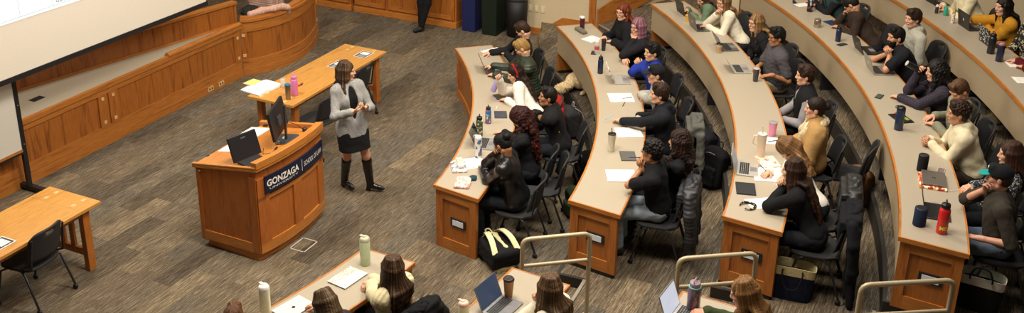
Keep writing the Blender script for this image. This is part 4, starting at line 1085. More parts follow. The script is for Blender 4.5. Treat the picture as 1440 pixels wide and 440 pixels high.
        if g.get('badge'):
            s = SDF(); s.ell(H(.088, 0, .085), (.010, .022, .016), HR, .01); solid('badge', s, plain(g['badge']), cp_, .004)
    if g.get('headband'):
        mb = MB(); mb.tube([H(-.005+.0, .088*cos(t), .02+.105*sin(t)) for t in [pi*(-.08+1.16*k/16) for k in range(17)]], .014, 8); mb.build('headband', fabric(g['headband']), root)
    return root, arms, (Hc, HR)
CREAM_FUR = '#d9c6a0'
def seated(label, who, row, head, hands=None, zh=None, lookat=None, yaw=0.0, da=0.0, dr=0.0, chairlab=None, facing=None, **kw):
    """head: pixel of the head centre.  The pelvis is found on the row's seat line, the head on its ray."""
    zfl = zf(row); rs = RI[row]+DW+.27+dr
    g0 = at(head[0], head[1], zfl+1.19); a = polar(g0)[1]+da
    Pw = PP(rs, a, zfl+.56); sc = kw.get('s', 1.0)
    # walk along the ray until the head is one torso + neck away from the pelvis
    o = Vector((0, 0, CH)); d = ray(*head).normalized(); t0 = (o-Pw).dot(-d); tgt = (.655 if zh is None else .655)*sc
    c = o+d*t0; m2 = (c-Pw).length
    if m2 < tgt: Hw = c-d*sqrt(tgt*tgt-m2*m2)
    else: Hw = Pw+(c-Pw).normalized()*tgt
    if zh is not None: Hw = at(head[0], head[1], zfl+zh)
    rzv = radians((a+180) if facing is None else facing); root = Vector((Pw.x, Pw.y, zfl)); Minv = (Matrix.Translation(root) @ Matrix.Rotation(rzv, 4, 'Z')).inverted()
    P = Minv @ Pw; Hl = Minv @ Hw
    look_w = Vector((-1.9, 11.1, 1.5)) if lookat is None else lookat
    lk = (look_w-Hw); lk.normalize()
    if lookat is None: lk.z = max(lk.z, -.22)
    lkl = Minv.to_3x3() @ lk; lkl = Matrix.Rotation(radians(yaw), 3, 'Z') @ lkl
    v = (Hl-P).normalized(); back = Vector((lkl.x, lkl.y, 0)).normalized()
    N = Hl-Vector((0, 0, .115))*sc-v*.05*sc-back*.035
    mx = .50*sc
    if (N-P).length > mx: P = N-(N-P).normalized()*mx; 
    hd = {}
    tp = zfl+TOP
    for sd in ('L', 'R'):
        q = (hands or {}).get(sd); sg = 1 if sd == 'L' else -1
        if q is None: q = ('lap',)
        if q[0] == 'd':      # hand on the desk at a pixel
            w = Minv @ at(q[1], q[2], tp+.045); e = dict(w=w, n=(0, 0, -1), curl=.45)
            S = N+Vector((0, sg*.17, -.05)); f = Vector((w.x-S.x, w.y-S.y-sg*.12, 0)).normalized(); e['w'] = w-f*.075; e['f'] = tuple(f+Vector((0, -sg*.15, -.12)))
            e['pole'] = (S.x+.10, S.y+sg*.20, S.z-.40)
        elif q[0] == 'z':    # hand at a pixel at a given height above the row floor
            w = Minv @ at(q[1], q[2], zfl+q[3]); S = N+Vector((0, sg*.17, -.05)); e = dict(w=w, curl=.9, n=(-.3, -sg, 0), f=(.25, -sg*.5, .8), pole=(S.x+.1, S.y+sg*.12, S.z-.5))
        elif q[0] == 'chin':
            w = Hl+Matrix.Rotation(atan2(lkl.y, lkl.x), 3, 'Z') @ Vector((.075+q[1], sg*.03+q[2], -.175+q[3]))
            S = N+Vector((0, sg*.17, -.05)); e = dict(w=w, curl=.95, n=(-.6, -sg*.8, .1), f=(.1, -sg*.45, .85), pole=(S.x+.70, S.y+sg*.10, S.z-.50))
        elif q[0] == 'clasp':   # both hands meeting in front of the mouth, elbows on the desk
            w = Minv @ at(q[1], q[2], zfl+q[3]); w = w+Vector((-.06, sg*.035, -.06)); S = N+Vector((0, sg*.17, -.05)); e = dict(w=w, curl=1.1, n=(0, -sg, .1), f=(.35, -sg*.45, .75), pole=(S.x+.75, S.y+sg*.22, S.z-.50))
        elif q[0] == 'desk2':   # clasped on the desk
            w = Minv @ at(q[1], q[2], tp+.05); w = w+Vector((-.085, sg*.05, 0)); S = N+Vector((0, sg*.17, -.05)); e = dict(w=w, curl=1.0, n=(.1, -sg, -.1), f=(.8, -sg*.55, 0), pole=(S.x, S.y+sg*.25, S.z-.5))
        elif q[0] == 'cross':   # folded arms
            w = Minv @ at(q[1], q[2], tp+.06); S = N+Vector((0, sg*.17, -.05)); w = Vector((w.x, w.y-sg*.06, w.z)); e = dict(w=w, curl=.5, n=(-.2, 0, -1), f=(.1, -sg, -.1), pole=(S.x+.1, S.y+sg*.3, S.z-.4))
        else:
            w = Vector((P.x+.27, sg*.10, .66)); S = N+Vector((0, sg*.17, -.05)); e = dict(w=w, curl=.4, n=(0, 0, -1), f=(.9, -sg*.4, -.1), pole=(S.x-.1, S.y+sg*.3, S.z-.4))
        if len(q) and isinstance(q[-1], dict): e.update(q[-1])
        hd[sd] = e
    Hw2 = Hl
    r = human(label, root, rzv, P, N, Hl, lkl, hd, **kw)
    # chair
    cp_ = (Matrix.Translation(root) @ Matrix.Rotation(rzv, 4, 'Z')) @ Vector((P.x-.02, 0, 0))
    if chairlab != '': chair(Vector((cp_.x, cp_.y, zfl)), rzv, chairlab or 'black task chair under the '+who, 'occupied black task chairs')
    return r
# ================================================================== PEOPLE
SK1, SK2, SK3, SK4 = '#d2a283', '#c08e6c', '#a8754f', '#8f5f3f'
tweed = pattern('tweed', ['#62625f', '#949390', '#bdbab3'], 130)
def lecturer():
    rz = radians(-55); root = at(495, 177, .945); root.z = 0
    Mi = (Matrix.Translation(root) @ Matrix.Rotation(rz, 4, 'Z')).inverted(); R3 = Mi.to_3x3()
    P = Vector((0, 0, .945)); Hc = Mi @ at(487, 100, 1.62); N = Vector((Hc.x*.75-.015, Hc.y*.75, 1.455))
    hands = dict(L=dict(w=(.235, .085, 1.235), f=(.45, -.75, .35), n=(-.15, -.2, .95), curl=.6, pole=(.02, .38, .85)), R=dict(w=(.235, -.10, 1.235), f=(.45, .75, .30), n=(-.15, .2, .95), curl=.55, pole=(.02, -.38, .85)))
    fa = Mi @ at(521, 268, 0); fb = Mi @ at(485, 263, 0); fa.z = fb.z = .105
    def wd_(a): v = R3 @ Vector((cos(radians(a)), sin(radians(a)), 0)); return NA(v)
    legs = [(NA([0, .085, .93]), NA([fa.x*.55+.04, .5*(fa.y+.085), .52]), NA(fa), wd_(-8)), (NA([0, -.085, .93]), NA([fb.x*.5+.05, .5*(fb.y-.085), .52]), NA(fb), wd_(-42))]
    lk = R3 @ Vector((1, .10, -.02))
    human('person standing with long brown hair, grey tweed blazer, black skirt and tall black boots', root, rz, P, N, Hc, lk, hands, legs=legs, h=.007, skin=SK1, female=True, hair='long', hc='#33231a', hc2='#80603e', hlen=.28, shirt='#111113', pants=None, skirt='#121214', boots=True, jacket=tweed, open=.06, jinf=.019, inf=.007, fold=.002, wd=.150, slim=.014, long=True)
lecturer()
def dz_(row): return zf(row)+TOP
def face_rz(p, extra=0.0): return radians(polar(p)[1]+180+extra)
SI = (1, 1.0)
# ---- audience
J = '#17171a'
def S(*a, **k): return seated(*a, group=None, **k)
# front row, from the far end
S('person in a black jacket, writing at the far end of the front row', 'man writing at the far end of the front row', 1, (735, 42), dict(R=('d', 683, 74), L=('d', 708, 74)), hair='short', hc='#2e1d12', shirt=J, skin=SK1, lookat=at(690, 76, .8), bulk=.01)
S('person with short blond hair in a dark green puffer jacket with a teal stripe', 'blond man in the dark green puffer', 1, (734, 67), dict(R=('d', 686, 92), L=('d', 690, 104)), hair='short', hc='#8c6a38', hc2='#bd9a60', shirt=puffer('#2a3324'), skin='#d8a888', lookat=at(690, 98, .85), bulk=.03, inf=.022)
S('person in a white blouse with a red headband lifting a lavender bottle', 'woman with the red headband', 1, (724, 103), dict(R=('z', 702, 112, 1.06), L=('d', 707, 139)), hair='long', hc='#20130d', female=True, shirt='#e6dfd3', skin=SK1, headband='#a5121c', hlen=.30, frontlocks=False, lookat=at(690, 118, 1.0))
S('person in a black jacket over a mustard shirt with folded arms', 'man in the mustard shirt', 1, (770, 136), dict(R=('cross', 742, 158), L=('cross', 748, 160)), hair='short', hc='#17100c', shirt='#b98a24', jacket=fabric('#151517'), skin=SK3, dr=.30, open=.10)
S('person with long curly dark red hair in black, seen from behind', 'woman with curly dark red hair', 1, (731, 166), dict(R=('d', 702, 184), L=('d', 698, 198)), hair='curly_long', hc='#2a0f0b', hc2='#4e1c12', female=True, shirt=J, skin=SK1, hlen=.36, lookat=at(680, 205, .85), yaw=8)
LEATHER = plain('#131314', .28)
S('person in a black leather jacket with dark tied hair resting their cheek on a hand', 'person in the black leather jacket', 1, (707, 203), dict(R=('chin', .0, .03, .03), L=('d', 677, 233)), hair='bun', hc='#0f0c0c', shirt=LEATHER, inf=.028, fold=.008, skin=SK3, female=True, glasses=True, lookat=at(676, 235, .8), bulk=.015)
# second row
S('person with long copper hair and glasses, far end of the second row', 'woman with copper hair', 2, (876, 17), dict(L=('d', 856, 57), R=('d', 847, 53)), hair='long', hc='#5a2410', hc2='#8a4420', female=True, glasses=True, shirt='#16161a', jacket=fabric('#121215'), skin=SK1, hlen=.12, frontlocks=False)
S('person with short pink hair and glasses in black with a hand at the chin', 'woman with short pink hair', 2, (897, 38), dict(L=('chin', 0, 0, 0), R=('cross', 876, 79)), hair='bob', hc='#6f4450', hc2='#a77884', female=True, glasses=True, shirt=J, skin=SK1)
S('person in a royal blue sweater with a wristwatch and clasped hands', 'man in the royal blue sweater', 2, (917, 73), dict(L=('clasp', 892, 86, .93), R=('clasp', 892, 86, .93)), hair='thick', hc='#0e0b0b', shirt='#1d2f86', skin='#c49a74')
S('person in a grey sweatshirt and black cap with folded arms', 'man in the black cap and grey sweatshirt', 2, (922, 104), dict(L=('cross', 902, 135), R=('cross', 904, 130)), hair='short', hc='#22160f', cap=('#161719', '#1b1c1f'), badge='#9aa0a6', shirt='#a9a79d', skin=SK1)
S('person in a black hoodie reaching one arm out across the desk with a pen', 'man in the black hoodie reaching out', 2, (927, 132), dict(L=('d', 862, 168), R=('cross', 898, 160)), hair='thick', hc='#2a1a10', shirt='#16181e', hood=True, skin=SK1, bulk=.02)
S('person with long dark curly hair in black behind the man in the black t-shirt', 'woman with long dark curly hair', 2, (955, 199), dict(L=('cross', 915, 225), R=('cross', 915, 215)), hair='curly_long', hc='#1a100b', hc2='#4a2a18', female=True, shirt=J, skin=SK2, hlen=.30, dr=.05)
S('person in a black t-shirt and glasses holding a pen to the mouth, pale jeans', 'man in the black t-shirt and pale jeans', 2, (917, 213), dict(L=('clasp', 896, 226, 1.02), R=('clasp', 896, 226, 1.02)), hair='curly', hc='#120c0a', glasses=True, shirt='#131316', sleeve='short', pants='#8c98a2', skin=SK3, bulk=.01)
# third row
S('person in a sage green sweater at the top edge, behind the open black laptop', 'person in the sage green sweater', 3, (984, -8), dict(L=('d', 968, 20), R=('d', 962, 14)), hair='long', hc='#4a3020', female=True, shirt='#5f7258', skin=SK1, lookat=at(960, 20, 1.3))
S('person in a cream sweater and glasses resting the chin on a hand, typing', 'woman in the cream sweater at the top edge', 3, (1017, 4), dict(L=('d', 989, 36), R=('chin', 0, 0, 0)), hair='long', hc='#5a3d24', hc2='#a8825a', female=True, glasses=True, shirt='#d9d0b8', skin=SK1, hlen=.14)
S('person with long dark blond hair and glasses in a black top', 'woman with dark blond hair in black', 3, (1063, 32), dict(L=('lap',), R=('lap',)), hair='long', hc='#6b4c2c', hc2='#b08d5c', female=True, glasses=True, shirt='#131315', skin=SK1, hlen=.2, dr=.10)
S('person in a grey polo shirt and glasses with a hand on the dark tumbler', 'man in the grey polo shirt', 3, (1092, 52), dict(L=('d', 1076, 106), R=('d', 1062, 96)), hair='thick', hc='#0f0c0b', glasses=True, shirt='#4a474a', sleeve='short', skin=SK3, bulk=.05, pants='#8b7c62', collar=True)
S('person with a moustache in a black vest over a grey shirt', 'man in the black vest', 3, (1132, 106), dict(L=('lap',), R=('lap',)), hair='thick', hc='#2c1b10', shirt='#8d8889', vest=fabric('#121215'), beard='moustache', skin=SK1, collar=True, dr=.05, yaw=-6)
S('person in a tan shearling coat with dark tied back hair', 'woman in the tan shearling coat', 3, (1146, 152), dict(L=('lap',), R=('lap',)), hair='bun', hc='#1f130d', female=True, shirt='#e2dacb', turtle=True, jacket=fabric('#a98552'), fur=fabric('#d9c6a0', .8, 120), skin=SK1, jinf=.035, open=.07)
S('person with light brown hair in a white top leaning over a notebook and writing', 'woman in the white top writing', 3, (1106, 206), dict(R=('d', 1076, 243), L=('d', 1092, 236)), hair='long', hc='#6b4a2c', hc2='#a57f52', female=True, shirt='#e4ddd2', skin=SK1, hlen=.22, frontlocks=False, lookat=at(1076, 246, 1.2), inf=.016)
S('person with long dark brown hair in black with both hands at the mouth', 'woman with long dark brown hair in black', 3, (1115, 240), dict(L=('clasp', 1093, 254, .97), R=('clasp', 1093, 254, .97)), hair='long', hc='#24140d', hc2='#5c3620', female=True, shirt='#121214', skin=SK1, hlen=.36)
# fourth row
S('person in black with a dark teal scarf at the top edge of the fourth row', 'person in black at the top edge', 4, (1167, -22), dict(L=('d', 1145, 6), R=('d', 1139, 0)), hair='short', hc='#18110d', shirt='#17181b', vest=fabric('#26403f'), skin=SK2)
S('person in a dark brown sweater and glasses reading with a hand at the chin', 'man in the dark brown sweater', 4, (1196, 5), dict(R=('chin', 0, 0, 0), L=('d', 1174, 36)), hair='short', hc='#15100d', glasses=True, shirt='#33261e', skin=SK2, lookat=at(1172, 34, 1.45), bulk=.02)
S('person with a dark beard in a black t-shirt, hands folded against the mouth', 'bearded man in the black t-shirt', 4, (1260, 52), dict(L=('clasp', 1244, 70, .99), R=('clasp', 1244, 70, .99)), hair='short', hc='#120d0b', beard='full', shirt='#14151a', sleeve='short', skin=SK2, bulk=.03, collar=True)
S('person in a pale grey hoodie leaning back behind the bearded man', 'man in the pale grey hoodie', 4, (1284, 26), dict(L=('lap',), R=('lap',)), hair='thick', hc='#2a1b12', shirt='#a6a395', hood=True, skin=SK1, dr=.32, yaw=5)
S('person with dark curly hair in a dark plaid shirt drinking from a black cup', 'woman drinking from a black cup', 4, (1316, 100), dict(R=('z', 1292, 102, 1.12), L=('d', 1258, 134)), hair='curly_long', hc='#120d0c', female=True, shirt=pattern('plaid', ['#181a26', '#3a2c3c'], 40), skin=SK1, hlen=.12)
S('person with short light brown hair in a grey green hoodie holding a phone', 'man in the grey green hoodie', 4, (1349, 127), dict(R=('d', 1306, 163), L=('d', 1308, 172)), hair='short', hc='#4f3520', shirt='#7f7d69', hood=True, skin='#d39d80', lookat=at(1300, 168, 1.6))
S('person with curly brown hair in a cream hoodie with hands clasped on the desk', 'man in the cream hoodie', 4, (1347, 159), dict(L=('desk2', 1297, 198), R=('desk2', 1297, 198)), hair='curly', hc='#2d1b11', shirt='#d3c8a8', hood=True, skin=SK2, yaw=4, bulk=.035, pants='#3a3028')
S('person in a dark patterned top beside the man in the teal brimmed cap', 'woman in the dark patterned top', 4, (1421, 217), dict(L=('d', 1362, 273), R=('d', 1358, 262)), hair='long', hc='#2e1a10', hc2='#5a3622', female=True, shirt=pattern('blotch', ['#1c2230', '#c9c4ba', '#1c2230', '#3a4458'], 60), skin=SK1, hlen=.18, dr=.12)
S('person in a dark olive shirt and a black cap with a teal brim', 'man in the black cap with a teal brim', 4, (1405, 249), dict(R=('chin', .01, 0, .02), L=('z', 1377, 335, .70, dict(f=(.9, -.3, -.1), n=(0, 0, -1)))), hair='short', hc='#3a2418', cap=('#14161a', '#1f8f8c'), badge='#c9c9c4', shirt='#37322a', sleeve='elbow', skin='#cf9a80', pants='#54606e', collar=True, bulk=.02, dr=.03)
# fifth row
S('person in a cream sweater at the top edge of the fifth row with green bottles', 'person in the cream sweater in the top row', 5, (1353, -19), dict(L=('d', 1326, 13), R=('d', 1320, 8)), hair='short', hc='#3a2619', shirt='#d6caa6', skin=SK1, bulk=.03, lookat=at(1320, 10, 1.8))
S('person with long black hair in a mustard yellow sweater with crossed arms', 'woman in the mustard yellow sweater', 5, (1411, 9), dict(L=('cross', 1393, 42), R=('cross', 1395, 36)), hair='long', hc='#120c0a', hc2='#2b1b14', female=True, shirt='#b57f1f', skin=SK1, hlen=.34)
S('person in a black and cream patterned cardigan at the right edge of the frame', 'person in the patterned cardigan', 5, (1452, 24), dict(L=('lap',), R=('lap',)), hair='long', hc='#2a1a12', female=True, shirt=pattern('blotch', ['#1a1712', '#cdbf9f', '#1a1712', '#cdbf9f'], 22), skin=SK1, hlen=.2)
S('person in a maroon sleeve writing with a white pen at the right edge', 'person writing in the maroon sleeve', 5, (1482, 66), dict(L=('d', 1434, 92), R=('d', 1423, 83)), hair='short', hc='#1a120d', shirt='#5a1018', skin=SK1, lookat=at(1425, 88, 1.8))
# across the aisle
S('person with a mass of brown hair at the bottom edge left of the pale bottle', 'person at the bottom edge in a dark jacket', 1, (326, 439), dict(L=('lap',), R=('lap',)), hair='short', hc='#4a2a14', hc2='#8a5a2e', shirt='#10141f', skin=SK1, dr=-.1)
S('person with long light brown hair seen from behind, in front of the white laptop', 'woman with long light brown hair', 1, (457, 427), dict(L=('d', 425, 445), R=('d', 437, 425)), hair='long', hc='#4a3826', hc2='#8f744e', female=True, shirt='#2b2b30', skin=SK1, hlen=.36, lookat=at(400, 425, .9))
S('person with braided brown hair in a cream ribbed sweater seen from behind', 'woman in the cream ribbed sweater', 1, (552, 376), dict(L=('cross', 515, 402), R=('cross', 530, 388)), hair='long', hc='#3a271a', hc2='#7d5f3e', female=True, shirt=fabric('#dccfa4', .2, 26, .9, 9.0), skin=SK1, hlen=.30, inf=.018)
S('person with hands at the face at the bottom centre by the coffee cup', 'woman beside the brown coffee cup', 2, (772, 404), dict(L=('clasp', 752, 411, 1.05), R=('clasp', 752, 411, 1.05)), hair='long', hc='#4a3522', hc2='#94734a', female=True, shirt='#ddd3bd', skin=SK1, hlen=.28)
S('person with long ginger blond hair in an olive green sweater typing', 'woman with ginger blond hair', 3, (1046, 412), dict(L=('d', 985, 441), R=('d', 980, 436)), hair='long', hc='#74502c', hc2='#ad8650', female=True, shirt='#3f4a2c', skin='#dca88c', hlen=.26, lookat=at(955, 415, 1.5))
S('person with brown hair and a yellow hair tie just showing at the bottom edge', 'person with the yellow hair tie', 4, (1289, 444), dict(L=('lap',), R=('lap',)), hair='bun', hc='#3a2412', female=True, shirt='#2a2a30', skin=SK1, headband='#e3cf2a')
# person leaning at the cabinets: black trousers, the rest is above the frame
def standing_back():
    rz = radians(TA+180); root = TP(6.33, 1.44)
    legs = [(NA([-.02, .085, .90]), NA([.03, .05, .50]), NA([.13, -.03, .09]), NA([1, -.5, 0])), (NA([-.02, -.085, .90]), NA([.02, -.09, .50]), NA([.04, -.07, .09]), NA([1, .2, 0]))]
    human('person in black flared trousers and black shoes leaning on the oak cabinet', root, rz, (-.04, 0, .93), (-.05, 0, 1.43), (-.03, 0, 1.60), (1, -.2, -.1), dict(L=dict(w=(.16, -.08, 1.12), f=(0, -1, .1), n=(-1, 0, 0), curl=.5, pole=(-.1, .4, 1.0)), R=dict(w=(.18, .08, 1.16), f=(0, 1, .1), n=(-1, 0, 0), curl=.5, pole=(-.1, -.4, 1.0))), legs=legs, shirt='#141416', pants='#121214', skin=SK1, shoes='#141414')
standing_back()
# ---- extra chairs
cm = (at(111, 406, 0)+at(46, 447, 0))/2-TV*.27; chair(cm, rt+pi/2+radians(6), 'empty black task chair tucked under the left table')
tchair(T2[0]-1.92, T2[1]+.10, -4, 'empty black task chair at the middle of the table behind the lecturer')
tchair(T2[0]-.82, T2[1]-.10, 3, 'empty black task chair at the right end of the table behind the lecturer')
def rchair(u, v, row, zb, extra, label):
    p = at(u, v, zf(row)+zb); p.z = zf(row); chair(p, face_rz(p, extra), label)
rchair(760, 262, 1, .45, 8, 'empty black task chair behind the person in the black leather jacket')
rchair(1190, 222, 3, .62, -18, 'empty black task chair pushed back behind the woman in the shearling coat')
# ================================================================== OBJECTS ON THE DESKS
def put(label, cat, name, row, u, v, extra=0.0, z=None, group=None, rz=None):
    p = at(u, v, dz_(row) if z is None else z); return thing(name, label, cat, p, face_rz(p, extra) if rz is None else rz, group)
def laptop(label, row, u, v, extra=0, col='#a9a8a6', lid=None, ang=112, screen=None, keys='#1a1a1c', w=.31, d=.215, mark=True, z=None):
    """local +x is away from the user: hinge there"""
    r = put(label, 'laptop', 'laptop', row, u, v, extra, z, 'open laptops'); m = plain(col, .35, .6)
    mb = MB(); mb.box(-d/2, d/2, -w/2, w/2, .002, .016); b = mb.build('base', m, r, .003)
    mb = MB()
    for i_ in range(5):
        for j in range(12): mb.box(-.015+i_*.0195, .001+i_*.0195, -w*.44+j*w*.0735, -w*.44+j*w*.0735+w*.062, .016, .0175)
    mb.build('keyboard', plain(keys, .5), b)
    mb = MB(); mb.box(-d*.45, -d*.13, -.05, .05, .016, .0166); mb.build('trackpad', plain('#97969a', .3, .5), b)
    a = radians(ang); M = Matrix.Translation((d/2-.004, 0, .014)) @ Matrix.Rotation(-(pi-a), 4, 'Y').inverted() @ Matrix.Identity(4)
    M = Matrix.Translation((d/2-.004, 0, .014)) @ Matrix.Rotation((pi-a)-pi, 4, 'Y').inverted()
    # lid plane: local -x direction when closed, rotated up by ang
    def LP(x, y, z): # x 0..d distance from hinge, z thickness outward
        return Vector((d/2-.004, y, .014))+Vector((-cos(a), 0, sin(a)))*x+Vector((sin(a), 0, cos(a)))*z
    def lb(x0, x1, y0, y1, z0, z1, mat, nm, par):
        mb = MB(); V = [LP(x, y, z) for z in (z0, z1) for x, y in ((x0, y0), (x1, y0), (x1, y1), (x0, y1))]
        mb.add(V, [(0, 3, 2, 1), (4, 5, 6, 7), (0, 1, 5, 4), (1, 2, 6, 5), (2, 3, 7, 6), (3, 0, 4, 7)]); return mb.build(nm, mat, par)
    l = lb(0, d, -w/2, w/2, 0, .007, lid or m, 'lid', r)
    lb(.008, d-.008, -w/2+.007, w/2-.007, -.001, .0, screen or plain('#0c0d10', .15), 'screen', l)
    if mark: lb(d*.42, d*.58, -.014, .014, .007, .0076, plain('#dcdcdc', .2, .5) if col != '#1b1b1d' else plain('#3a3a3c', .2, .5), 'emblem', l)
    return r
SCR1 = emis('#3b5170', .55); SCR2 = emis('#d6dae6', .9)
STK = pattern('cells', ['#e6e2da', '#c2453a', '#e9e4dc', '#37506e', '#d8cfc0', '#87a34e', '#1c1c1c'], 26, .5)
STK2 = pattern('blotch', ['#16171a', '#dfe3e0', '#16171a', '#b8c7bd'], 38, .5)
laptop('open dark grey laptop of the blond man in the green puffer', 1, 693, 99, col='#4a4a4e', keys='#19191b')
laptop('open silver laptop behind the white stickered bottle in the front row', 1, 684, 203, col='#b8b6b2')
laptop('open silver laptop with a sticker covered lid in the second row', 2, 873, 113, col='#c4c0b8', lid=STK, keys='#a8a6a2')
laptop('open black laptop at the far end of the third row', 3, 967, 19, col='#1b1b1d', ang=105)
laptop('open grey laptop of the woman in the cream sweater in the third row', 3, 985, 40, col='#77736b', ang=105)
laptop('open grey laptop behind the takeaway coffee cup in the third row', 3, 1024, 67, col='#6e6d6e', ang=118)
laptop('open silver laptop beside the dark tumbler in the third row', 3, 1041, 98, col='#c6c4bf', ang=125)
laptop('open silver laptop with black keys left of the writing woman', 3, 1051, 239, col='#d2cfc6', ang=108, screen=emis('#8b93a6', .5))
laptop('open black laptop beside the small navy bottle in the fourth row', 4, 1219, 72, col='#1b1b1d', ang=110)
laptop('open silver laptop in front of the bearded man', 4, 1236, 100, col='#aaa69e', ang=110)
laptop('open dark laptop between the navy speaker and the red bottle', 4, 1318, 299, col='#3c3d40', ang=105)
laptop('open black laptop at the top edge in front of the person in the cream sweater', 5, 1318, 4, col='#1b1b1d', ang=108)
laptop('open dark grey laptop left of the woman in the mustard sweater', 5, 1366, 39, col='#3c3a38', ang=100)
laptop('open laptop with a black and white sticker covered lid in the top row', 5, 1396, 62, col='#1b1b1d', lid=STK2, ang=100, mark=False)
laptop('open laptop with a dark blue lit screen at the bottom centre', 2, 707, 434, col='#8f8f90', screen=SCR1, ang=112)
lp = laptop('open laptop with a bright lit page beside the purple bottle at the bottom', 3, 964, 447, col='#a4a29c', screen=SCR2, ang=110, w=.30)
def flat(label, cat, name, row, u, v, sx, sy, h, mat, extra=0, z=None, rz=None, top=None, group=None):
    r = put(label, cat, name, row, u, v, extra, z, group, rz); mb = MB(); mb.box(-sx/2, sx/2, -sy/2, sy/2, 0, h); mb.build('body', mat, r, min(.003, h*.4))
    if top: mb = MB(); mb.box(-sx/2+.008, sx/2-.008, -sy/2+.006, sy/2-.006, h, h+.0008); mb.build(top[0], top[1], r)
    return r
def cover_laptop(label, row, u, v, mat, extra=0, z=None, mark='#dcdcdc'):
    r = put(label, 'laptop', 'laptop', row, u, v, extra, z, 'closed laptops'); mb = MB(); mb.box(-.108, .108, -.155, .155, .003, .010); mb.build('base', plain('#a9a8a6', .35, .6), r, .003)
    mb = MB(); mb.box(-.108, .108, -.155, .155, .0105, .017); l = mb.build('lid', mat, r, .003)
    if mark: mb = MB(); mb.lathe([(.017, 0), (.017, .0006), (0, .0006)], (0, 0, .017), 16); mb.build('emblem', plain(mark, .2, .6), l)
def flowers():
    m_, t, b = nt('flower_print'); tc = node(t, 'ShaderNodeTexCoord'); n = node(t, 'ShaderNodeTexNoise', i_Scale=26.0, i_Detail=5.0, i_Roughness=.7); t.links.new(tc.outputs['Object'], n.inputs['Vector'])
    r = ramp(t, [(0, hexc('#efe6d4')), (.53, hexc('#5f8a80')), (.57, hexc('#d9a59a')), (.60, hexc('#efe6d4')), (.66, hexc('#8a9a6a'))], 'CONSTANT'); t.links.new(n.outputs['Fac'], r.inputs['Fac'])
    sp = node(t, 'ShaderNodeSeparateXYZ'); t.links.new(tc.outputs['Object'], sp.inputs['Vector']); mr = node(t, 'ShaderNodeMapRange'); mr.inputs['From Min'].default_value = -.03; mr.inputs['From Max'].default_value = .02; t.links.new(sp.outputs['X'], mr.inputs['Value'])
    mx = node(t, 'ShaderNodeMix', data_type='RGBA'); t.links.new(mr.outputs['Result'], mx.inputs['Factor']); mx.inputs['A'].default_value = (*hexc('#efe6d4'), 1); t.links.new(r.outputs['Color'], mx.inputs['B']); t.links.new(mx.outputs['Result'], b.inputs['Base Color']); b.inputs['Roughness'].default_value = .4; return m_
cover_laptop('closed laptop with a flowered cream cover beside the mint bottle', 1, 489, 391.5, flowers(), 0, None, None)
cover_laptop('closed white laptop at the bottom left in front of the light brown haired woman', 1, 413, 434, plain('#e5ddcc', .35), 0, None, '#3a3a40')
sl = flat('red and orange patterned laptop sleeve under the closed grey laptop', 'laptop sleeve', 'laptop_sleeve', 4, 1311, 256.5, .25, .34, .018, pattern('cells', ['#b83a1c', '#e2913c', '#e9d8b8', '#8c1f14'], 40), -3)
cover_laptop('closed grey laptop lying on the red patterned sleeve', 4, 1313, 252, plain('#77716a', .35, .5), -3, dz_(4)+.02, '#2c2c2c')
def tablet(label, row, u, v, extra=0, col='#1a1b1e', scr='#6f8196', w=.25, d=.18, em=.25):
    flat(label, 'tablet', 'tablet', row, u, v, d, w, .008, plain(col, .4), extra, top=('screen', emis(scr, em)))
tablet('lavender tablet in front of the woman with the red headband', 1, 703, 137, 20, '#b7a3c9', '#1c1c20', .22, .16, .1)
tablet('grey tablet lying beside the blue bottle in the front row', 1, 704, 161.5, 5, '#3a3b42', '#5f6b80', .22, .16, .35)
tablet('blue tablet in front of the man in the brown sweater', 4, 1171, 33, 15, '#1c3a66', '#41618c', .24, .17, .2)
flat('closed black folder beside the silver laptop in the third row', 'folder', 'folder', 3, 1048.5, 266, .19, .25, .014, plain('#1b1c1f', .6), 8)
flat('dark grey tablet case in front of the man in the black t-shirt', 'tablet', 'tablet', 2, 883, 220, .17, .23, .012, plain('#4b4843', .6), 12, top=('cover', plain('#57544e', .6)))
flat('black tray with a red and a green item on it in the fourth row', 'tray', 'tray', 4, 1267, 167, .17, .25, .012, plain('#15161a', .4), 20, top=None)
def phone(label, row, u, v, col, scr, extra=0, z=None): flat(label, 'phone', 'phone', row, u, v, .145, .072, .009, plain(col, .3), extra, z, None, ('screen', emis(scr, .3)))
phone('black phone beside the clear bottle in the second row', 2, 835, 74.5, '#101012', '#15161a', 70)
phone('phone with a green lit screen in front of the woman drinking', 4, 1236.5, 136, '#15221c', '#5d8a72', 60)
phone('phone lying beside the small navy bottle', 4, 1184, 63, '#141a28', '#2a3a58', 30)
phone('pale pink phone beside the red patterned laptop sleeve', 4, 1323, 241, '#e2b9ac', '#e2b9ac', 75)
flat('small red item on the black tray', 'packet', 'packet', 4, 1263, 161, .035, .09, .012, plain('#c3341d', .5), 20, dz_(4)+.013)
flat('small yellow green item on the black tray', 'packet', 'packet', 4, 1275, 168, .035, .07, .012, plain('#8c9a2e', .5), 20, dz_(4)+.013)
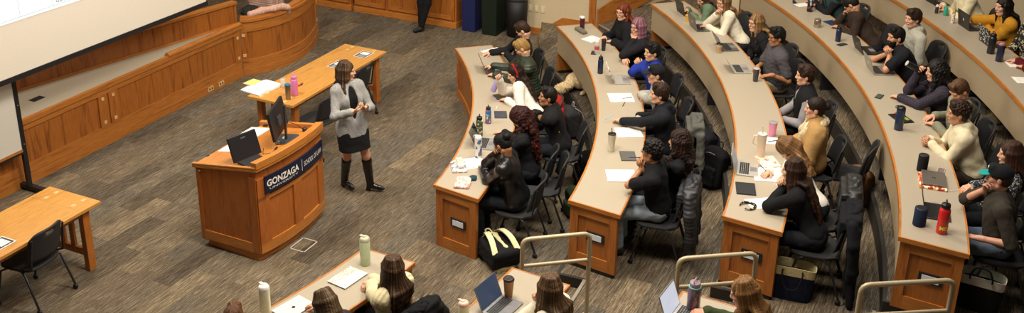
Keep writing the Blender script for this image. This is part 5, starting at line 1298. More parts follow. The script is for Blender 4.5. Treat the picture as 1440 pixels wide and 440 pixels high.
def paper(label, row, u, v, sx=.28, sy=.215, extra=0, h=.004, spiral=False, mat=None, z=None, name='notebook', cat='notebook', lines=True):
    r = put(label, cat, name, row, u, v, extra, z, 'open papers and notebooks'); mb = MB(); mb.box(-sx/2, sx/2, -sy/2, sy/2, 0, h); mb.build('pages', mat or PAPER, r, .001)
    if lines:
        mb = MB()
        for k in range(9):
            x = -sx/2+sx*(.12+.085*k); mb.box(x, x+.0015, -sy*.40, sy*(.40 if k % 3 else .15), h, h+.0004)
        mb.build('writing', plain('#8f8d92', .8), r)
    if spiral:
        mb = MB()
        for k in range(14): y = -sy*.45+k*sy*.9/13; mb.tube([(sx/2+.004*cos(t), y, h/2+.006*sin(t)) for t in [2*pi*j/8 for j in range(8)]], .001, 5, closed=True)
        mb.build('spiral', STEEL, r)
    return r
paper('white notepad under the hand of the man writing at the far end', 1, 694, 73, .30, .24, extra=20, h=.008)
paper('white sheet under the writing hand of the person in the leather jacket', 1, 661, 230, .34, .26, 35, .003)
paper('white sheet beside the clear bottle at the far end of the second row', 2, 832, 55, .24, .2, 30)
paper('open spiral notebook in front of the man in the black cap and grey sweatshirt', 2, 873, 138, .31, .27, 5, .012, True)
paper('white notebook in front of the man in the black hoodie', 2, 884, 187, .30, .26, 12, .010)
paper('open notebook under the elbow of the man in the black t-shirt', 2, 873, 248, .31, .27, 15, .012, True)
paper('small white notepad beside the pink tumbler', 3, 1087, 198.5, .16, .17, 0, .006)
paper('white notebook under the hand of the woman in the white top', 3, 1076, 246, .24, .3, 8, .008)
paper('orange and pink printed sheet beside the cream tumbler with handle', 3, 1080, 227, .2, .26, 20, .003, mat=pattern('blotch', ['#e8dccb', '#e6b79c', '#d8794e', '#ecd9c2'], 14), lines=False, name='magazine', cat='magazine')
paper('white folded sheet beside the black and cream headband', 3, 1070, 286, .26, .2, 30, .003, lines=False, name='paper_sheet', cat='paper')
paper('white sheet beside the black sticker tumbler in the fourth row', 4, 1128, 7, .2, .15, 10, .004)
paper('small notepad under the hand of the person in the maroon sleeve', 5, 1424, 91, .12, .18, 0, .008)
paper('white sheet at the right edge of the top row', 5, 1439, 113, .2, .2, 0, .003)
def bottle(label, row, u, v, r, h, col, cap='#1a1a1c', kind='screw', top=None, cat='bottle', extra=0, z=None, mat=None, name='water_bottle', tilt=None, band=None, alpha=None):
    o = put(label, cat, name, row, u, v, extra, z); m = mat or plain(col, .35, coat=.2); cm = plain(cap, .4)
    if tilt: o.rotation_euler = tilt
    def L(nm, prof, mt, par=o, c=(0, 0, 0)):
        mb = MB(); mb.lathe(prof, c, 24); return mb.build(nm, mt, par)
    if kind == 'screw':        # shouldered flask, wide cap, carry loop
        L('body', [(0, 0), (r*.94, 0), (r, .006), (r, h*.76), (r*.93, h*.82), (r*.72, h*.86), (r*.72, h*.88), (0, h*.88)], m)
        c = L('cap', [(0, h*.87), (r*.80, h*.87), (r*.82, h*.88), (r*.82, h*.97), (r*.76, h), (0, h)], cm)
        mb = MB(); mb.tube([(0, -r*.68, h*.95), (0, -r*.62, h*1.06), (0, -r*.3, h*1.11), (0, r*.3, h*1.11), (0, r*.62, h*1.06), (0, r*.68, h*.95)], .006, 8); mb.build('carry_loop', cm, c)
    elif kind == 'flip':       # cylinder bottle with spout lid
        L('body', [(0, 0), (r*.95, 0), (r, .006), (r, h*.84), (r*.96, h*.86), (0, h*.86)], m)
        c = L('cap', [(0, h*.855), (r*.98, h*.855), (r*1.0, h*.88), (r*.95, h*.95), (r*.7, h), (0, h)], cm)
        mb = MB(); mb.box(-r*.1, r*1.05, -r*.28, r*.28, h*.985, h*1.03); mb.build('spout_lid', cm, c, .004)
        mb = MB(); mb.tube([(r*.9, 0, h*.90), (r*1.35, 0, h*.94), (r*1.3, 0, h*1.0), (r*.8, 0, h*1.01)], .005, 8); mb.build('carry_loop', cm, c)
    elif kind == 'tumbler':    # tapered cup, lid, optional straw
        L('body', [(0, 0), (r*.74, 0), (r*.76, .006), (r, h*.95), (r*1.02, h*.96), (0, h*.96)], m)
        c = L('lid', [(0, h*.955), (r*1.03, h*.955), (r*1.03, h*.985), (r*.9, h), (0, h)], cm)
        if top: mb = MB(); mb.tube([(0, 0, h*.98), (.008, .0, h*1.30)], .0045, 8); mb.build('straw', plain(top, .5), c)
    elif kind == 'cyl':        # plain straight cylinder (tin, speaker, flask)
        L('body', [(0, 0), (r*.96, 0), (r, .005), (r, h*.97), (r*.95, h), (0, h)], m)
        L('rim', [(r*.7, h), (r*.93, h), (r*.93, h*1.012), (r*.7, h*1.012)], cm)
    elif kind == 'coffee':
        L('cup', [(0, 0), (r*.72, 0), (r, h*.9), (r*1.03, h*.91), (0, h*.91)], m)
        L('lid', [(0, h*.9), (r*1.07, h*.9), (r*1.07, h*.93), (r*.95, h*.96), (r*.9, h), (r*.6, h*.985), (0, h*.985)], cm)
        if band: L('sleeve', [(r*.72+r*.28*.28/.9+.002, h*.28), (r*.72+r*.28*.68/.9+.002, h*.68)], plain(band, .8))
    if band and kind != 'coffee': L('band', [(r*1.015, h*.35), (r*1.015, h*.60)], plain(band, .5))
    return o
stick = lambda a, b: pattern('cells', [a, a, b, a, '#d8d4c8', a, '#7a9a5c', '#b0503c', a], 45, .5)
bottle('blue bottle with a black cap beside the grey tablet', 1, 686.5, 173, .037, .215, '#2f6fb0', mat=stick('#2c66a8', '#1d4c86'))
bottle('green bottle covered in stickers behind the white bottle in the front row', 1, 674, 191, .042, .25, '#3c4a2c', mat=stick('#465431', '#e3ddd0'))
bottle('white stickered bottle with a clear lid in the front row', 1, 672.5, 221, .042, .27, '#d8d3cf', '#dcd8d4', 'flip', mat=pattern('cells', ['#d8d3cf', '#dad6d2', '#d8d3cf', '#4e6f8a', '#d6d1cc', '#6c4a7a', '#ddd8d3', '#d9d4cf'], 26, .4))
bottle('lavender bottle lifted by the woman with the red headband', 1, 693, 128, .036, .225, '#a79ad6', '#1d1b22', z=zf(1)+.86, tilt=(radians(0), radians(24), 0))
bottle('burgundy shaker with a white lid at the far end of the second row', 2, 818.5, 40.5, .037, .20, '#4a1226', '#e0dcd8', 'flip', name='shaker_bottle')
bottle('clear plastic bottle with a red label in the second row', 2, 839, 76, .033, .20, '#dfe6e8', '#e8e6e2', 'screw', mat=glassy('#dfe8ea', .4), band='#b3413c', name='plastic_bottle')
bottle('black tumbler in front of the woman with copper hair', 2, 848.5, 71, .036, .17, '#17171a', '#0f0f11', 'tumbler', cat='tumbler', name='tumbler')
bottle('navy flask in front of the sticker lidded laptop', 2, 844, 103, .037, .235, '#13243f', '#101216')
bottle('white tumbler with a black lid and black straw in the second row', 2, 859.5, 212, .045, .215, '#d9d0b6', '#151516', 'tumbler', '#151516', cat='tumbler', name='tumbler')
bottle('yellow cup between the two laptops at the far end of the third row', 3, 967, 30, .035, .10, '#d9a832', '#d9a832', 'tumbler', cat='cup', name='cup')
bottle('takeaway coffee cup with a cardboard sleeve in the third row', 3, 1010.5, 74, .043, .135, '#e5ddcc', '#1a1816', 'coffee', cat='cup', name='coffee_cup', band='#b98a58')
bottle('dark grey tumbler held by the man in the grey polo', 3, 1062, 114, .040, .175, '#3a3b3d', '#a9a9a6', 'tumbler', cat='tumbler', name='tumbler')
bottle('pink tumbler with a steel rim in the third row', 3, 1085.5, 190.5, .048, .165, '#e88fb4', '#8c8c8c', 'tumbler', cat='tumbler', name='tumbler')
o = bottle('cream tumbler with a side handle and straw in the third row', 3, 1069, 220, .050, .27, '#e3cdb2', '#cfcfc8', 'tumbler', '#dfbfa4', cat='tumbler', name='tumbler')
mb = MB(); mb.tube([(.04, 0, .24), (.085, 0, .235), (.09, 0, .15), (.045, 0, .13)], .008, 8); mb.build('handle', plain('#e3cdb2', .5), o)
bottle('black tumbler with stickers in the fourth row at the top edge', 4, 1138.5, 16, .042, .25, '#151517', '#101012', 'flip', mat=pattern('cells', ['#151517', '#18181a', '#151517', '#a9b2bc', '#16161a', '#7a3a34', '#151517'], 30))
bottle('brushed steel mug in the fourth row', 4, 1149, 38, .046, .115, '#b5aa98', '#5c564c', 'cyl', cat='cup', mat=plain('#b5aa98', .3, .9), name='steel_mug')
bottle('small navy bottle beside the open black laptop in the fourth row', 4, 1178, 58, .036, .20, '#162440', '#0f1218')
bottle('large navy bottle with a steel base in front of the black tray', 4, 1263, 182, .046, .27, '#1b2c46', '#111316', 'flip', band=None)
bottle('black cylinder speaker beside the pink phone', 4, 1296, 239.5, .050, .17, '#1b1b1d', '#2a2a2c', 'cyl', cat='speaker', mat=fabric('#1b1b1d', .3, 200), name='speaker')
bottle('navy cylinder speaker beside the open dark laptop', 4, 1292, 316, .056, .17, '#202c44', '#15181e', 'cyl', cat='speaker', mat=fabric('#202c44', .3, 200), name='speaker')
o = bottle('bright red bottle with yellow lettering and a black cap', 4, 1323.5, 327, .047, .285, '#cf1f1c', '#151517', 'screw')
tb = MB()
def cyl(r, z0, s, a0):
    def f(v): a = a0+v.x*s/r; return Vector((r*cos(a), r*sin(a), z0+v.y*s))
    return f
fa = radians(-90)-o.rotation_euler.z
text_into(tb, 'MELK', 1.0, None, fn=cyl(.0485, .045, .05, fa-.9), bold=.03); tb.build('lettering', plain('#e9dc2a', .5), o, fix=False)
tb = MB()
for k in range(5): tb.add([Vector((.0483*cos(a), .0483*sin(a), z)) for a, z in ((fa+.1, .10+.02*k), (fa+.9, .115+.02*k), (fa+.7, .125+.02*k), (fa-.1, .11+.02*k))], [(0, 1, 2, 3)])
tb.build('graphic', plain('#3a4c66', .5), o, fix=False)
bottle('small teal bottle between the green bottle and the black laptop in the top row', 5, 1329, 21.5, .030, .12, '#2f9c80', '#2f9c80', 'screw')
bottle('small black and white bottle beside the black laptop in the top row', 5, 1316.5, 18.5, .024, .11, '#2a2a2c', '#dedede', 'screw')
bottle('bright green bottle with a black cap in the top row', 5, 1350, 19.5, .050, .19, '#2f9c63', '#14181a')
bottle('small white bottle with a yellow cap in the top row', 5, 1339, 32.5, .024, .17, '#d8d4c8', '#c8962a', 'screw', mat=stick('#d8d4c8', '#c8962a'))
bottle('tall black bottle beside the sticker covered laptop in the top row', 5, 1392.5, 75, .045, .255, '#17171a', '#141416')
bottle('navy bottle with a pink rim beside the tall black bottle in the top row', 5, 1404.5, 86, .043, .245, '#141d33', '#a8736c', 'flip')
bottle('mint bottle with a grey green lid on the front desk at the bottom', 1, 514, 371, .049, .29, '#cddcb4', '#b9b79c', 'flip', band=None)
bottle('cream bottle with a white lid at the bottom left edge', 1, 374, 444, .048, .31, '#e3dbb8', '#f0ebe0', 'flip')
bottle('brown takeaway coffee cup with a black lid at the bottom centre', 2, 715, 417.5, .046, .19, '#b07a45', '#2a2320', 'coffee', cat='cup', name='coffee_cup', mat=plain('#b98650', .7))
bottle('cream and pink topped bottle at the bottom edge left of the blue screen', 2, 652, 456, .045, .22, '#e9dcb0', '#e4b9a6', 'flip')
o = bottle('translucent purple bottle with a teal loop at the bottom edge', 3, 974.5, 434, .054, .25, '#6a4a58', '#9b8791', 'screw', mat=plain('#6d4d5c', .15, coat=.6))
mb = MB(); mb.lathe([(.045, .205), (.050, .205), (.050, .214), (.045, .214)], n=20); mb.build('teal_ring', plain('#7fc9bd', .5), o)
bottle('pink bottle on the table behind the lecturer', 1, 414.5, 133.5, .046, .27, '#df7fb2', '#df7fb2', 'screw', z=.752)
bottle('steel tumbler with a blue lid on the table behind the lecturer', 1, 405.5, 139.5, .040, .21, '#8e8474', '#1c6f9c', 'tumbler', cat='tumbler', z=.752, mat=plain('#8e8474', .3, .8), name='tumbler')
bottle('small white and grey can on the table behind the lecturer', 1, 398.5, 122, .032, .12, '#d0cabe', '#a5a29b', 'cyl', cat='can', z=.752, name='drink_can')
bottle('black cup held to the mouth by the woman in the plaid shirt', 4, 1293, 99, .034, .17, '#151517', '#b9b6b0', 'cyl', cat='cup', z=zf(4)+1.17, tilt=(radians(0), radians(-62), face_rz(at(1290, 96, 1.8))+pi), name='travel_cup')
# small desk things
def pen(label, row, u, v, col, extra=0, z=None, tilt=0.0, L=.14):
    o = put(label, 'pen', 'pen', row, u, v, extra, z); o.rotation_euler[1] = -tilt
    mb = MB(); mb.tube([(-L/2, 0, .005), (L/2-.012, 0, .005), (L/2, 0, .005)], [.0042, .0042, .001], 8); mb.build('barrel', plain(col, .4), o); mb = MB(); mb.tube([(-L/2, 0, .010), (-L/2+.04, 0, .010)], .0015, 6); mb.build('clip', STEEL, o)
pen('black pen beside the open spiral notebook', 2, 877, 147, '#141416', 75)
pen('black pen lying on the open spiral notebook', 2, 882, 138, '#2a2a30', 20, dz_(2)+.012)
pen('pale blue pen in the hand of the man in the black hoodie', 2, 857, 165, '#7fb2d8', 200, dz_(2)+.06, .5)
pen('pale blue pen in the hand of the man writing at the far end', 1, 680, 70, '#8fa9c8', 200, .83, .8)
pen('blue pen on the small white notepad', 3, 1087, 198.5, '#2a3a66', 30, dz_(3)+.008)
pen('pen in the hand of the woman in the white top', 3, 1074, 238, '#5a6a78', 0, dz_(3)+.07, .7)
pen('white pen held by the person in the maroon sleeve', 5, 1424, 77, '#e8e4da', 0, dz_(5)+.09, .9)
pen('blue pen held at the mouth of the man in the black t-shirt', 2, 892, 222, '#22306a', 40, zf(2)+1.06, .2)
pen('bright blue pen beside the black tumbler', 2, 857, 55, '#2f86c8', 30, dz_(2)+.05, .5)
pen('white stylus beside the blue bottle', 1, 699, 151, '#ece8e0', 80)
# pouches
def pouch(label, row, u, v, sx, sy, h, mat, extra=0, cat='pouch', name='pouch'):
    o = put(label, cat, name, row, u, v, extra); s = SDF(); s.box((0, 0, h/2), (sx/2-.012, sy/2-.012, h/2-.010), None, .010, .01); s.ell((0, 0, h*.6), (sx*.45, sy*.42, h*.55), None, .02); s.disp = folds(.003, 40, 3)
    solid('body', s, mat, o, .005); mb = MB(); mb.tube([(sx*.40, -sy*.42, h*.75), (sx*.42, 0, h*.86), (sx*.40, sy*.42, h*.75)], .003, 6); mb.build('zip', plain('#3a3632', .4), o)
pouch('grey felt pencil pouch at the far end of the second row', 2, 817, 45, .09, .26, .045, fabric('#6d675b'), 10, 'pencil case', 'pencil_case')
pouch('pink patterned zip pouch at the near end of the front row', 1, 651, 258.5, .17, .25, .03, pattern('cells', ['#d9a9a0', '#e8dccb', '#c98579', '#e2c4b4'], 50), 10)
pouch('small teal case tucked behind the pink patterned pouch', 1, 665, 252, .08, .09, .03, fabric('#1f3f47'), 10)
flat('patterned planner beside the white sheet in the front row', 'planner', 'planner', 1, 645, 236, .17, .26, .016, pattern('cells', ['#8fa6b8', '#dcd8cf', '#4d6478', '#c9a08c', '#e6e2d8'], 48), 22)
pouch('clear and white pencil case on the patterned planner', 1, 647, 233, .075, .22, .035, pattern('cells', ['#e3ddd0', '#d4c9ba', '#c7b27a', '#b9c6c9'], 36), 22, 'pencil case', 'pencil_case')
# move the pencil case onto the planner
bpy.data.objects[[o.name for o in COL.objects if o.name.startswith('pencil_case')][-1]].location.z += .017
o = put('black and cream patterned headband lying on the third desk near its end', 'headband', 'headband', 3, 1051, 291, 40)
mb = MB(); pts = [(.075*cos(t), .066*sin(t), .014+.004*sin(3*t)) for t in [radians(35+290*k/30) for k in range(31)]]; mb.tube(pts, [.006+.008*sin(pi*k/30) for k in range(31)], 10); mb.build('band', pattern('blotch', ['#14120f', '#e4d8b4', '#14120f', '#e4d8b4'], 55), o)
o = put('small set of black keys on the fourth desk at the top edge', 'keys', 'keys', 4, 1118, 5, 0); s = SDF(); s.ell((0, 0, .012), (.03, .018, .012)); s.ell((.02, .02, .03), (.012, .02, .03)); s.ell((.02, -.02, .03), (.012, .02, .03)); solid('fob', s, BLACK, o, .004)
mb = MB(); mb.tube([(-.03+.012*cos(t), .012*sin(t), .006) for t in [2*pi*k/12 for k in range(12)]], .0015, 6, closed=True); mb.build('key_ring', STEEL, o)
o = put('white charging cable running from the closed grey laptop', 'cable', 'charging_cable', 4, 1340, 267, 0, rz=0); p0 = Vector(o.location)
mb = MB(); P = [at(1333, 268, dz_(4)+.012), at(1340, 269, dz_(4)+.004), at(1347, 267, dz_(4)+.004), at(1352, 265.5, dz_(4)+.004)]; mb.tube(catmull([tuple(p-p0) for p in P], 5), .002, 6); mb.build('cord', plain('#dfdcd6', .5), o)
# table behind the lecturer: open book, yellow pad, cards, small red things
o = thing('open_book', 'thick open book with white pages on the table behind the lecturer', 'book', at(371, 124, .752), rt-.12)
mb = MB(); n = 10
V = []; prof = [(-.23+.23*k/n, .012+.022*sin(pi*k/n)**.6) for k in range(n+1)]+[(.23*k/n, .012+.022*sin(pi*k/n)**.6) for k in range(1, n+1)]
# pages as a curved slab, spine along local y
for y in (-.15, .15): V += [(x, y, 0.0) for x, z in prof]+[(x, y, z) for x, z in prof]
N = len(prof); F = []
for k in range(N-1): F += [(N+k, N+k+1, 3*N+k+1, 3*N+k), (k+1, k, 2*N+k, 2*N+k+1), (k, k+1, N+k+1, N+k), (2*N+k+1, 2*N+k, 3*N+k, 3*N+k+1)]
F += [(0, N, 3*N, 2*N), (N-1, 2*N-1+2*N-0-0 if False else 3*N-1, 4*N-1, 2*N-1)]
mb.add(V, F, smooth=False); mb.build('pages', PAPER, o)
mb = MB(); mb.box(-.24, .24, -.155, .155, -.001, .0); mb.build('cover', plain('#5a5652', .6), o)
flat('yellow paper pad under the open book', 'notepad', 'notepad', 1, 359, 117, .2, .26, .006, plain('#e3d27c', .8), 0, .752, rt-.1)
flat('white folded sheets at the table corner beside the open book', 'paper', 'paper_sheet', 1, 352, 126, .16, .2, .010, PAPER, 0, .752, rt)
def card(label, u, v, size=.26):
    o = thing('printed_card', label, 'sign', at(u, v, .752), rt, 'printed cards taped on the tables'); sx, sy = size, size*.75
    mb = MB(); mb.box(-sx/2, sx/2, -sy/2, sy/2, 0, .0015); mb.build('card', plain('#e8e4da', .6), o)
    mb = MB(); mb.box(-sx*.46, sx*.46, -sy*.44, sy*.44, .0015, .002); b = mb.build('dark_border', plain('#3a3f4c', .6), o)
    mb = MB(); mb.box(-sx*.05, sx*.36, -sy*.33, sy*.33, .002, .0025); mb.build('white_panel', plain('#e8e4da', .6), b)
    mb = MB()
    for k in range(4): mb.box(-sx*.40+k*sx*.075, -sx*.37+k*sx*.075, -sy*.33, sy*.30, .002, .0025)
    mb.build('text_lines', plain('#c8c8cc', .6), b)
card('dark bordered printed card at the right end of the table behind the lecturer', 511.5, 76.5)
card('dark bordered printed card partly behind the lecturer\'s head', 475, 91)
card('dark bordered printed card on the left table at the frame edge', -3, 344)
for k, (u, v, c, lab) in enumerate(((420.5, 121, '#a8362c', 'small red clip beside the pink bottle'), (423.5, 119.5, '#2a2a3a', 'small black clip beside the pink bottle'), (425, 118, '#b8443a', 'small red cap furthest right of the pink bottle'))):
    o = thing('binder_clip', lab, 'clip', at(u, v, .753), rt+k); mb = MB(); mb.prism([(-.014, -.01), (.014, -.01), (.008, .012), (-.008, .012)], 0, .018); mb.build('body', plain(c, .4), o, .002); mb = MB(); mb.tube([(-.008, .01, .012), (-.004, .028, .014), (.004, .028, .014), (.008, .01, .012)], .0015, 6); mb.build('handle', STEEL, o)
# ================================================================== ON THE LECTERN
def onlect(u, v, up=0.0):
    z = 1.05
    for _ in range(6): p = at(u, v, z+up); z = lect_z(p)
    p = at(u, v, z+up); return Vector((p.x, p.y, z))
tl_ = atan2(.13, 2*hw+.08)
def lplace(name, label, cat, u, v, rz=0.0):
    o = thing(name, label, cat, onlect(u, v)+Vector((0, 0, .001))); o.rotation_euler = (Matrix.Rotation(rt, 4, 'Z') @ Matrix.Rotation(-tl_, 4, 'X') @ Matrix.Rotation(rz, 4, 'Z')).to_euler(); return o
for nm, lab, u, v, sx, sy, rz in (('paper_sheet', 'white papers with a blue header spread on the lectern', 352, 189, .40, .28, .0), ('paper_sheet', 'blank white sheet at the near corner of the lectern', 327, 207, .26, .2, .05)):
    o = lplace(nm, lab, 'paper', u, v, rz); mb = MB(); mb.box(-sx/2, sx/2, -sy/2, sy/2, 0, .003); mb.build('sheet', PAPER, o)
    if 'header' in lab:
        mb = MB(); mb.box(-sx*.46, -sx*.05, sy*.25, sy*.40, .003, .0035); mb.build('header', plain('#2c4f80', .6), o)
        mb = MB()
        for k in range(8): mb.box(.02, sx*.44, -sy*.42+k*.026, -sy*.42+k*.026+.005, .003, .0035)
        mb.build('text_lines', plain('#8a8f98', .7), o)
# monitor on a stand, seen obliquely from behind
p = onlect(404, 197); o = thing('monitor', 'black monitor on a tall stand in the middle of the lectern', 'monitor', p, rt+radians(22))
mb = MB(); mb.box(-.13, .13, -.10, .10, .004, .018); st = mb.build('stand_base', plain('#3a3c40', .4), o, .004)
mb = MB(); mb.box(-.02, .02, .0, .02, .018, .42); mb.build('stand_pole', plain('#2a2b2e', .4), o)
def tiltbox(nm, par, mat, w, h, t, z0, y0, ang, x0=0.0):
    M = Matrix.Translation((x0, y0, z0)) @ Matrix.Rotation(ang, 4, 'X'); mb = MB(); mb.box(-w/2, w/2, -t/2, t/2, 0, h, 0, M); return mb.build(nm, mat, par, .004), M
b_, M = tiltbox('housing', o, BLACKM, .54, .33, .03, .10, .06, radians(-10), -.02)
mb = MB(); mb.box(-.255, .255, .0152, .017, .015, .315, 0, M); mb.build('screen', emis('#6e7c90', .5), b_)
mb = MB(); mb.box(-.05, .05, -.03, -.014, .10, .2, 0, M); mb.build('mount', plain('#4a4b4e', .4), b_)
p = onlect(352, 226); o = thing('monitor', 'low black touch monitor at the near end of the lectern', 'monitor', p, rt-radians(14))
mb = MB(); mb.box(-.14, .12, -.13, .04, .004, .03); mb.build('stand_base', BLACK, o, .006)
b_, M = tiltbox('housing', o, BLACKM, .35, .27, .035, .02, .04, radians(-20), 0)
mb = MB(); mb.box(-.16, .16, .0178, .019, .015, .255, 0, M); mb.build('screen', plain('#0e1014', .1), b_)
mb = MB(); mb.box(-.03, .03, -.019, -.0176, .22, .235, 0, M); mb.build('emblem', plain('#55575c', .3), b_)
o = lplace('headset', 'silver and black headset lying beside the monitor stand', 'headset', 399, 199, .4)
mb = MB(); mb.tube([(.06*cos(t), .06*sin(t), .02) for t in [pi*k/12 for k in range(13)]], .006, 8); mb.build('band', STEEL, o)
for sx in (-1, 1): mb = MB(); mb.lathe([(0, 0), (.028, 0), (.032, .012), (.028, .026), (0, .026)], (sx*.06, 0, .002), 16); mb.build('ear_pad', plain('#c9c4b8', .5) if sx > 0 else BLACK, o)
o = lplace('remote_control', 'black remote control at the back corner of the lectern', 'remote', 379, 174, .1); mb = MB(); mb.box(-.10, .10, -.024, .024, 0, .022); mb.build('body', BLACK, o, .004)
mb = MB(); [mb.box(-.07+.02*k, -.06+.02*k, -.012+.01*j, -.006+.01*j, .022, .0235) for k in range(6) for j in range(3)]; mb.build('buttons', plain('#5a5a5e', .5), o)
o = lplace('microphone', 'small black clip microphone near the front rim of the lectern', 'microphone', 388, 211, .3); s = SDF(); s.cap((0, 0, .014), (.04, 0, .014), .013, .010); solid('capsule', s, BLACK, o, .004)
mb = MB(); mb.tube(catmull([(-.01, 0, .012), (-.08, .03, .004), (-.10, .10, .004), (-.02, .14, .004), (.07, .17, .004)], 6), .003, 6); mb.build('cord', BLACK, o)
o = lplace('webcam', 'black camera puck near the far end of the lectern', 'webcam', 429, 184, .3); mb = MB(); mb.lathe([(0, 0), (.028, 0), (.03, .02), (.022, .04), (0, .045)], n=18); mb.build('body', BLACK, o); mb = MB(); mb.lathe([(0, .045), (.008, .045), (0, .05)], n=10); mb.build('lens', plain('#1d2a6a', .1), o)
o = lplace('cable_loop', 'black monitor cable curled between the monitor and the rim', 'cable', 412, 190, 0); mb = MB(); mb.tube(catmull([(-.12, .05, .12), (-.02, .03, .16), (.09, -.02, .08), (.13, -.06, .01), (.18, -.04, .006)], 6), .004, 6); mb.build('cord', BLACK, o)
o = lplace('grommet', 'round black cable grommet at the near back corner of the lectern', 'grommet', 292, 219, 0); mb = MB(); mb.lathe([(0, 0), (.022, 0), (.02, .004), (0, .004)], n=18); mb.build('cap', BLACK, o)
mb = MB(); mb.lathe([(.006, .004), (.010, .004), (.010, .0055), (.006, .0055)], n=14); mb.build('ring', DARK, o)
# clicker in the lecturer's hand
p = at(505, 139, 1.29); o = thing('clicker', 'black presentation clicker in the lecturer\'s hands', 'remote', p, radians(30)); s = SDF(); s.cap((-.04, 0, 0), (.04, 0, 0), .012, .014); solid('body', s, BLACK, o, .004); mb = MB(); mb.lathe([(0, .010), (.006, .012), (0, .016)], (.02, 0, 0), 10); mb.build('button', GREY, o)
# ================================================================== BAGS, COATS, DOG
def floor_at(u, v, z): return at(u, v, z)
def backpack(label, p, rz, lean, col, pocket, strap, s=1.0, mat=None, pmat=None, lay=0.0):
    o = thing('backpack', label, 'backpack', p, 0); o.rotation_euler = (Matrix.Rotation(rz, 4, 'Z') @ Matrix.Rotation(lean, 4, 'Y') @ Matrix.Rotation(lay, 4, 'X')).to_euler()
    b = SDF(); b.box((0, 0, .20*s), (.055*s, .11*s, .14*s), None, .04*s, .03); b.ell((.0, 0, .36*s), (.08*s, .13*s, .08*s), None, .05); b.disp = folds(.006, 22, 3); solid('main_compartment', b, mat or fabric(col), o, .009)
    q = SDF(); q.box((.095*s, 0, .13*s), (.018*s, .085*s, .075*s), None, .025*s, .02); q.disp = folds(.004, 26, 8); solid('front_pocket', q, pmat or fabric(pocket), o, .008)
    for sg in (-1, 1):
        mb = MB(); P = catmull([(-.08*s, sg*.05*s, .40*s), (-.15*s, sg*.075*s, .33*s), (-.16*s, sg*.10*s, .18*s), (-.09*s, sg*.12*s, .05*s)], 5)
        W = .028*s; V = []; F = []
        for x, y, z in P: V += [(x, y-W, z), (x, y+W, z), (x+.012, y+W, z+.004), (x+.012, y-W, z+.004)]
        for k in range(len(P)-1):
            for j in range(4): F.append((4*k+j, 4*k+(j+1) % 4, 4*k+4+(j+1) % 4, 4*k+4+j))
        F += [(3, 2, 1, 0), tuple(4*(len(P)-1)+j for j in range(4))]; mb.add(V, F, smooth=False); mb.build('shoulder_strap', fabric(strap), o)
    mb = MB(); mb.tube(catmull([(-.06*s, -.03*s, .42*s), (-.07*s, -.02*s, .47*s), (-.07*s, .02*s, .47*s), (-.06*s, .03*s, .42*s)], 4), .008*s, 8); mb.build('grab_handle', fabric(strap), o)
    mb = MB(); mb.tube(catmull([(.07*s, -.10*s, .29*s), (.09*s, -.05*s, .36*s), (.09*s, .05*s, .36*s), (.07*s, .10*s, .29*s)], 5), .004*s, 6); mb.build('zip', plain('#8c8a84', .4), o)
    return o
# cream and black pack lying on its front, straps up
p = at(715, 384, 0); o = backpack('cream and black backpack lying on the floor at the end of the front desk', Vector((p.x, p.y, .13)), radians(118), radians(84), '#141416', '#d8cd9c', '#dfd4a6', 1.12)
q = SDF(); q.ell((-.035, 0, .40), (.075, .135, .075), None, .03); q.cap((-.085, -.02, .36), (-.095, -.03, .12), .03, .022, .03); q.disp = folds(.005, 26, 2); solid('top_panel', q, fabric('#d8cd9c'), o, .008)
p = at(803, 196, 0); backpack('dark grey and black backpack standing on the floor behind the front row', p+Vector((0, .12, 0)), radians(200), radians(6), '#2b2a2b', '#3d3b3b', '#8a837c', 1.05)
p = at(812, 262, 0); backpack('plain black backpack on the floor beside the second desk end', p+Vector((.08, .1, 0)), radians(190), radians(-8), '#101012', '#131315', '#101012', 1.0)
p = at(795, 305, 0); backpack('small green backpack half behind the second desk end', p+Vector((.12, .06, 0)), radians(200), radians(5), '#2c3a26', '#34422c', '#2a3424', .85)
p = at(985, 205, zf(2)+.25); backpack('black backpack with grey trim behind the second row', Vector((p.x, p.y, zf(2))), radians(215), radians(-8), '#16171d', '#2c2e38', '#2a2b33', 1.1)
p = at(998, 235, zf(2)+.25); backpack('shiny black backpack with a silver clip against the third desk', Vector((p.x, p.y, zf(2))), radians(225), radians(-14), '#0f0f12', '#17171b', '#1a1a1e', 1.15)
p = at(955, 172, zf(2)+.45); backpack('dark navy backpack hanging behind the man in the black hoodie', Vector((p.x+.1, p.y, zf(2)+.12)), radians(200), radians(-10), '#151a26', '#1d3a4a', '#1a1e2a', .95)
p = at(963, 150, zf(2)+.2); backpack('dark brown bag behind the second row next to the navy backpack', Vector((p.x, p.y, zf(2))), radians(180), radians(-10), '#2e1a12', '#3c2218', '#2a1a12', .8)
p = at(1192, 288, zf(3)+.02); backpack('tan canvas backpack on the floor behind the third row', Vector((p.x+.05, p.y+.06, zf(3))), radians(215), radians(-14), '#7a5636', '#5c3e26', '#8a6440', 1.05)
p = at(1408, 186, zf(4)+.2); backpack('bright blue bag under the top row desk', Vector((p.x+.15, p.y, zf(4)+.0)), radians(210), radians(-25), '#1c3f9a', '#1a3684', '#17307a', 1.1)
o = thing('winter_hat', 'olive green soft hat on the blue bag under the top row desk', 'hat', at(1400, 168, zf(4)+.42), .4); s = SDF(); s.ell((0, 0, .0), (.15, .13, .05)); s.ell((.03, 0, .03), (.09, .09, .07), None, .04); s.disp = folds(.006, 30, 4); solid('crown', s, fabric('#4a4026'), o, .008)
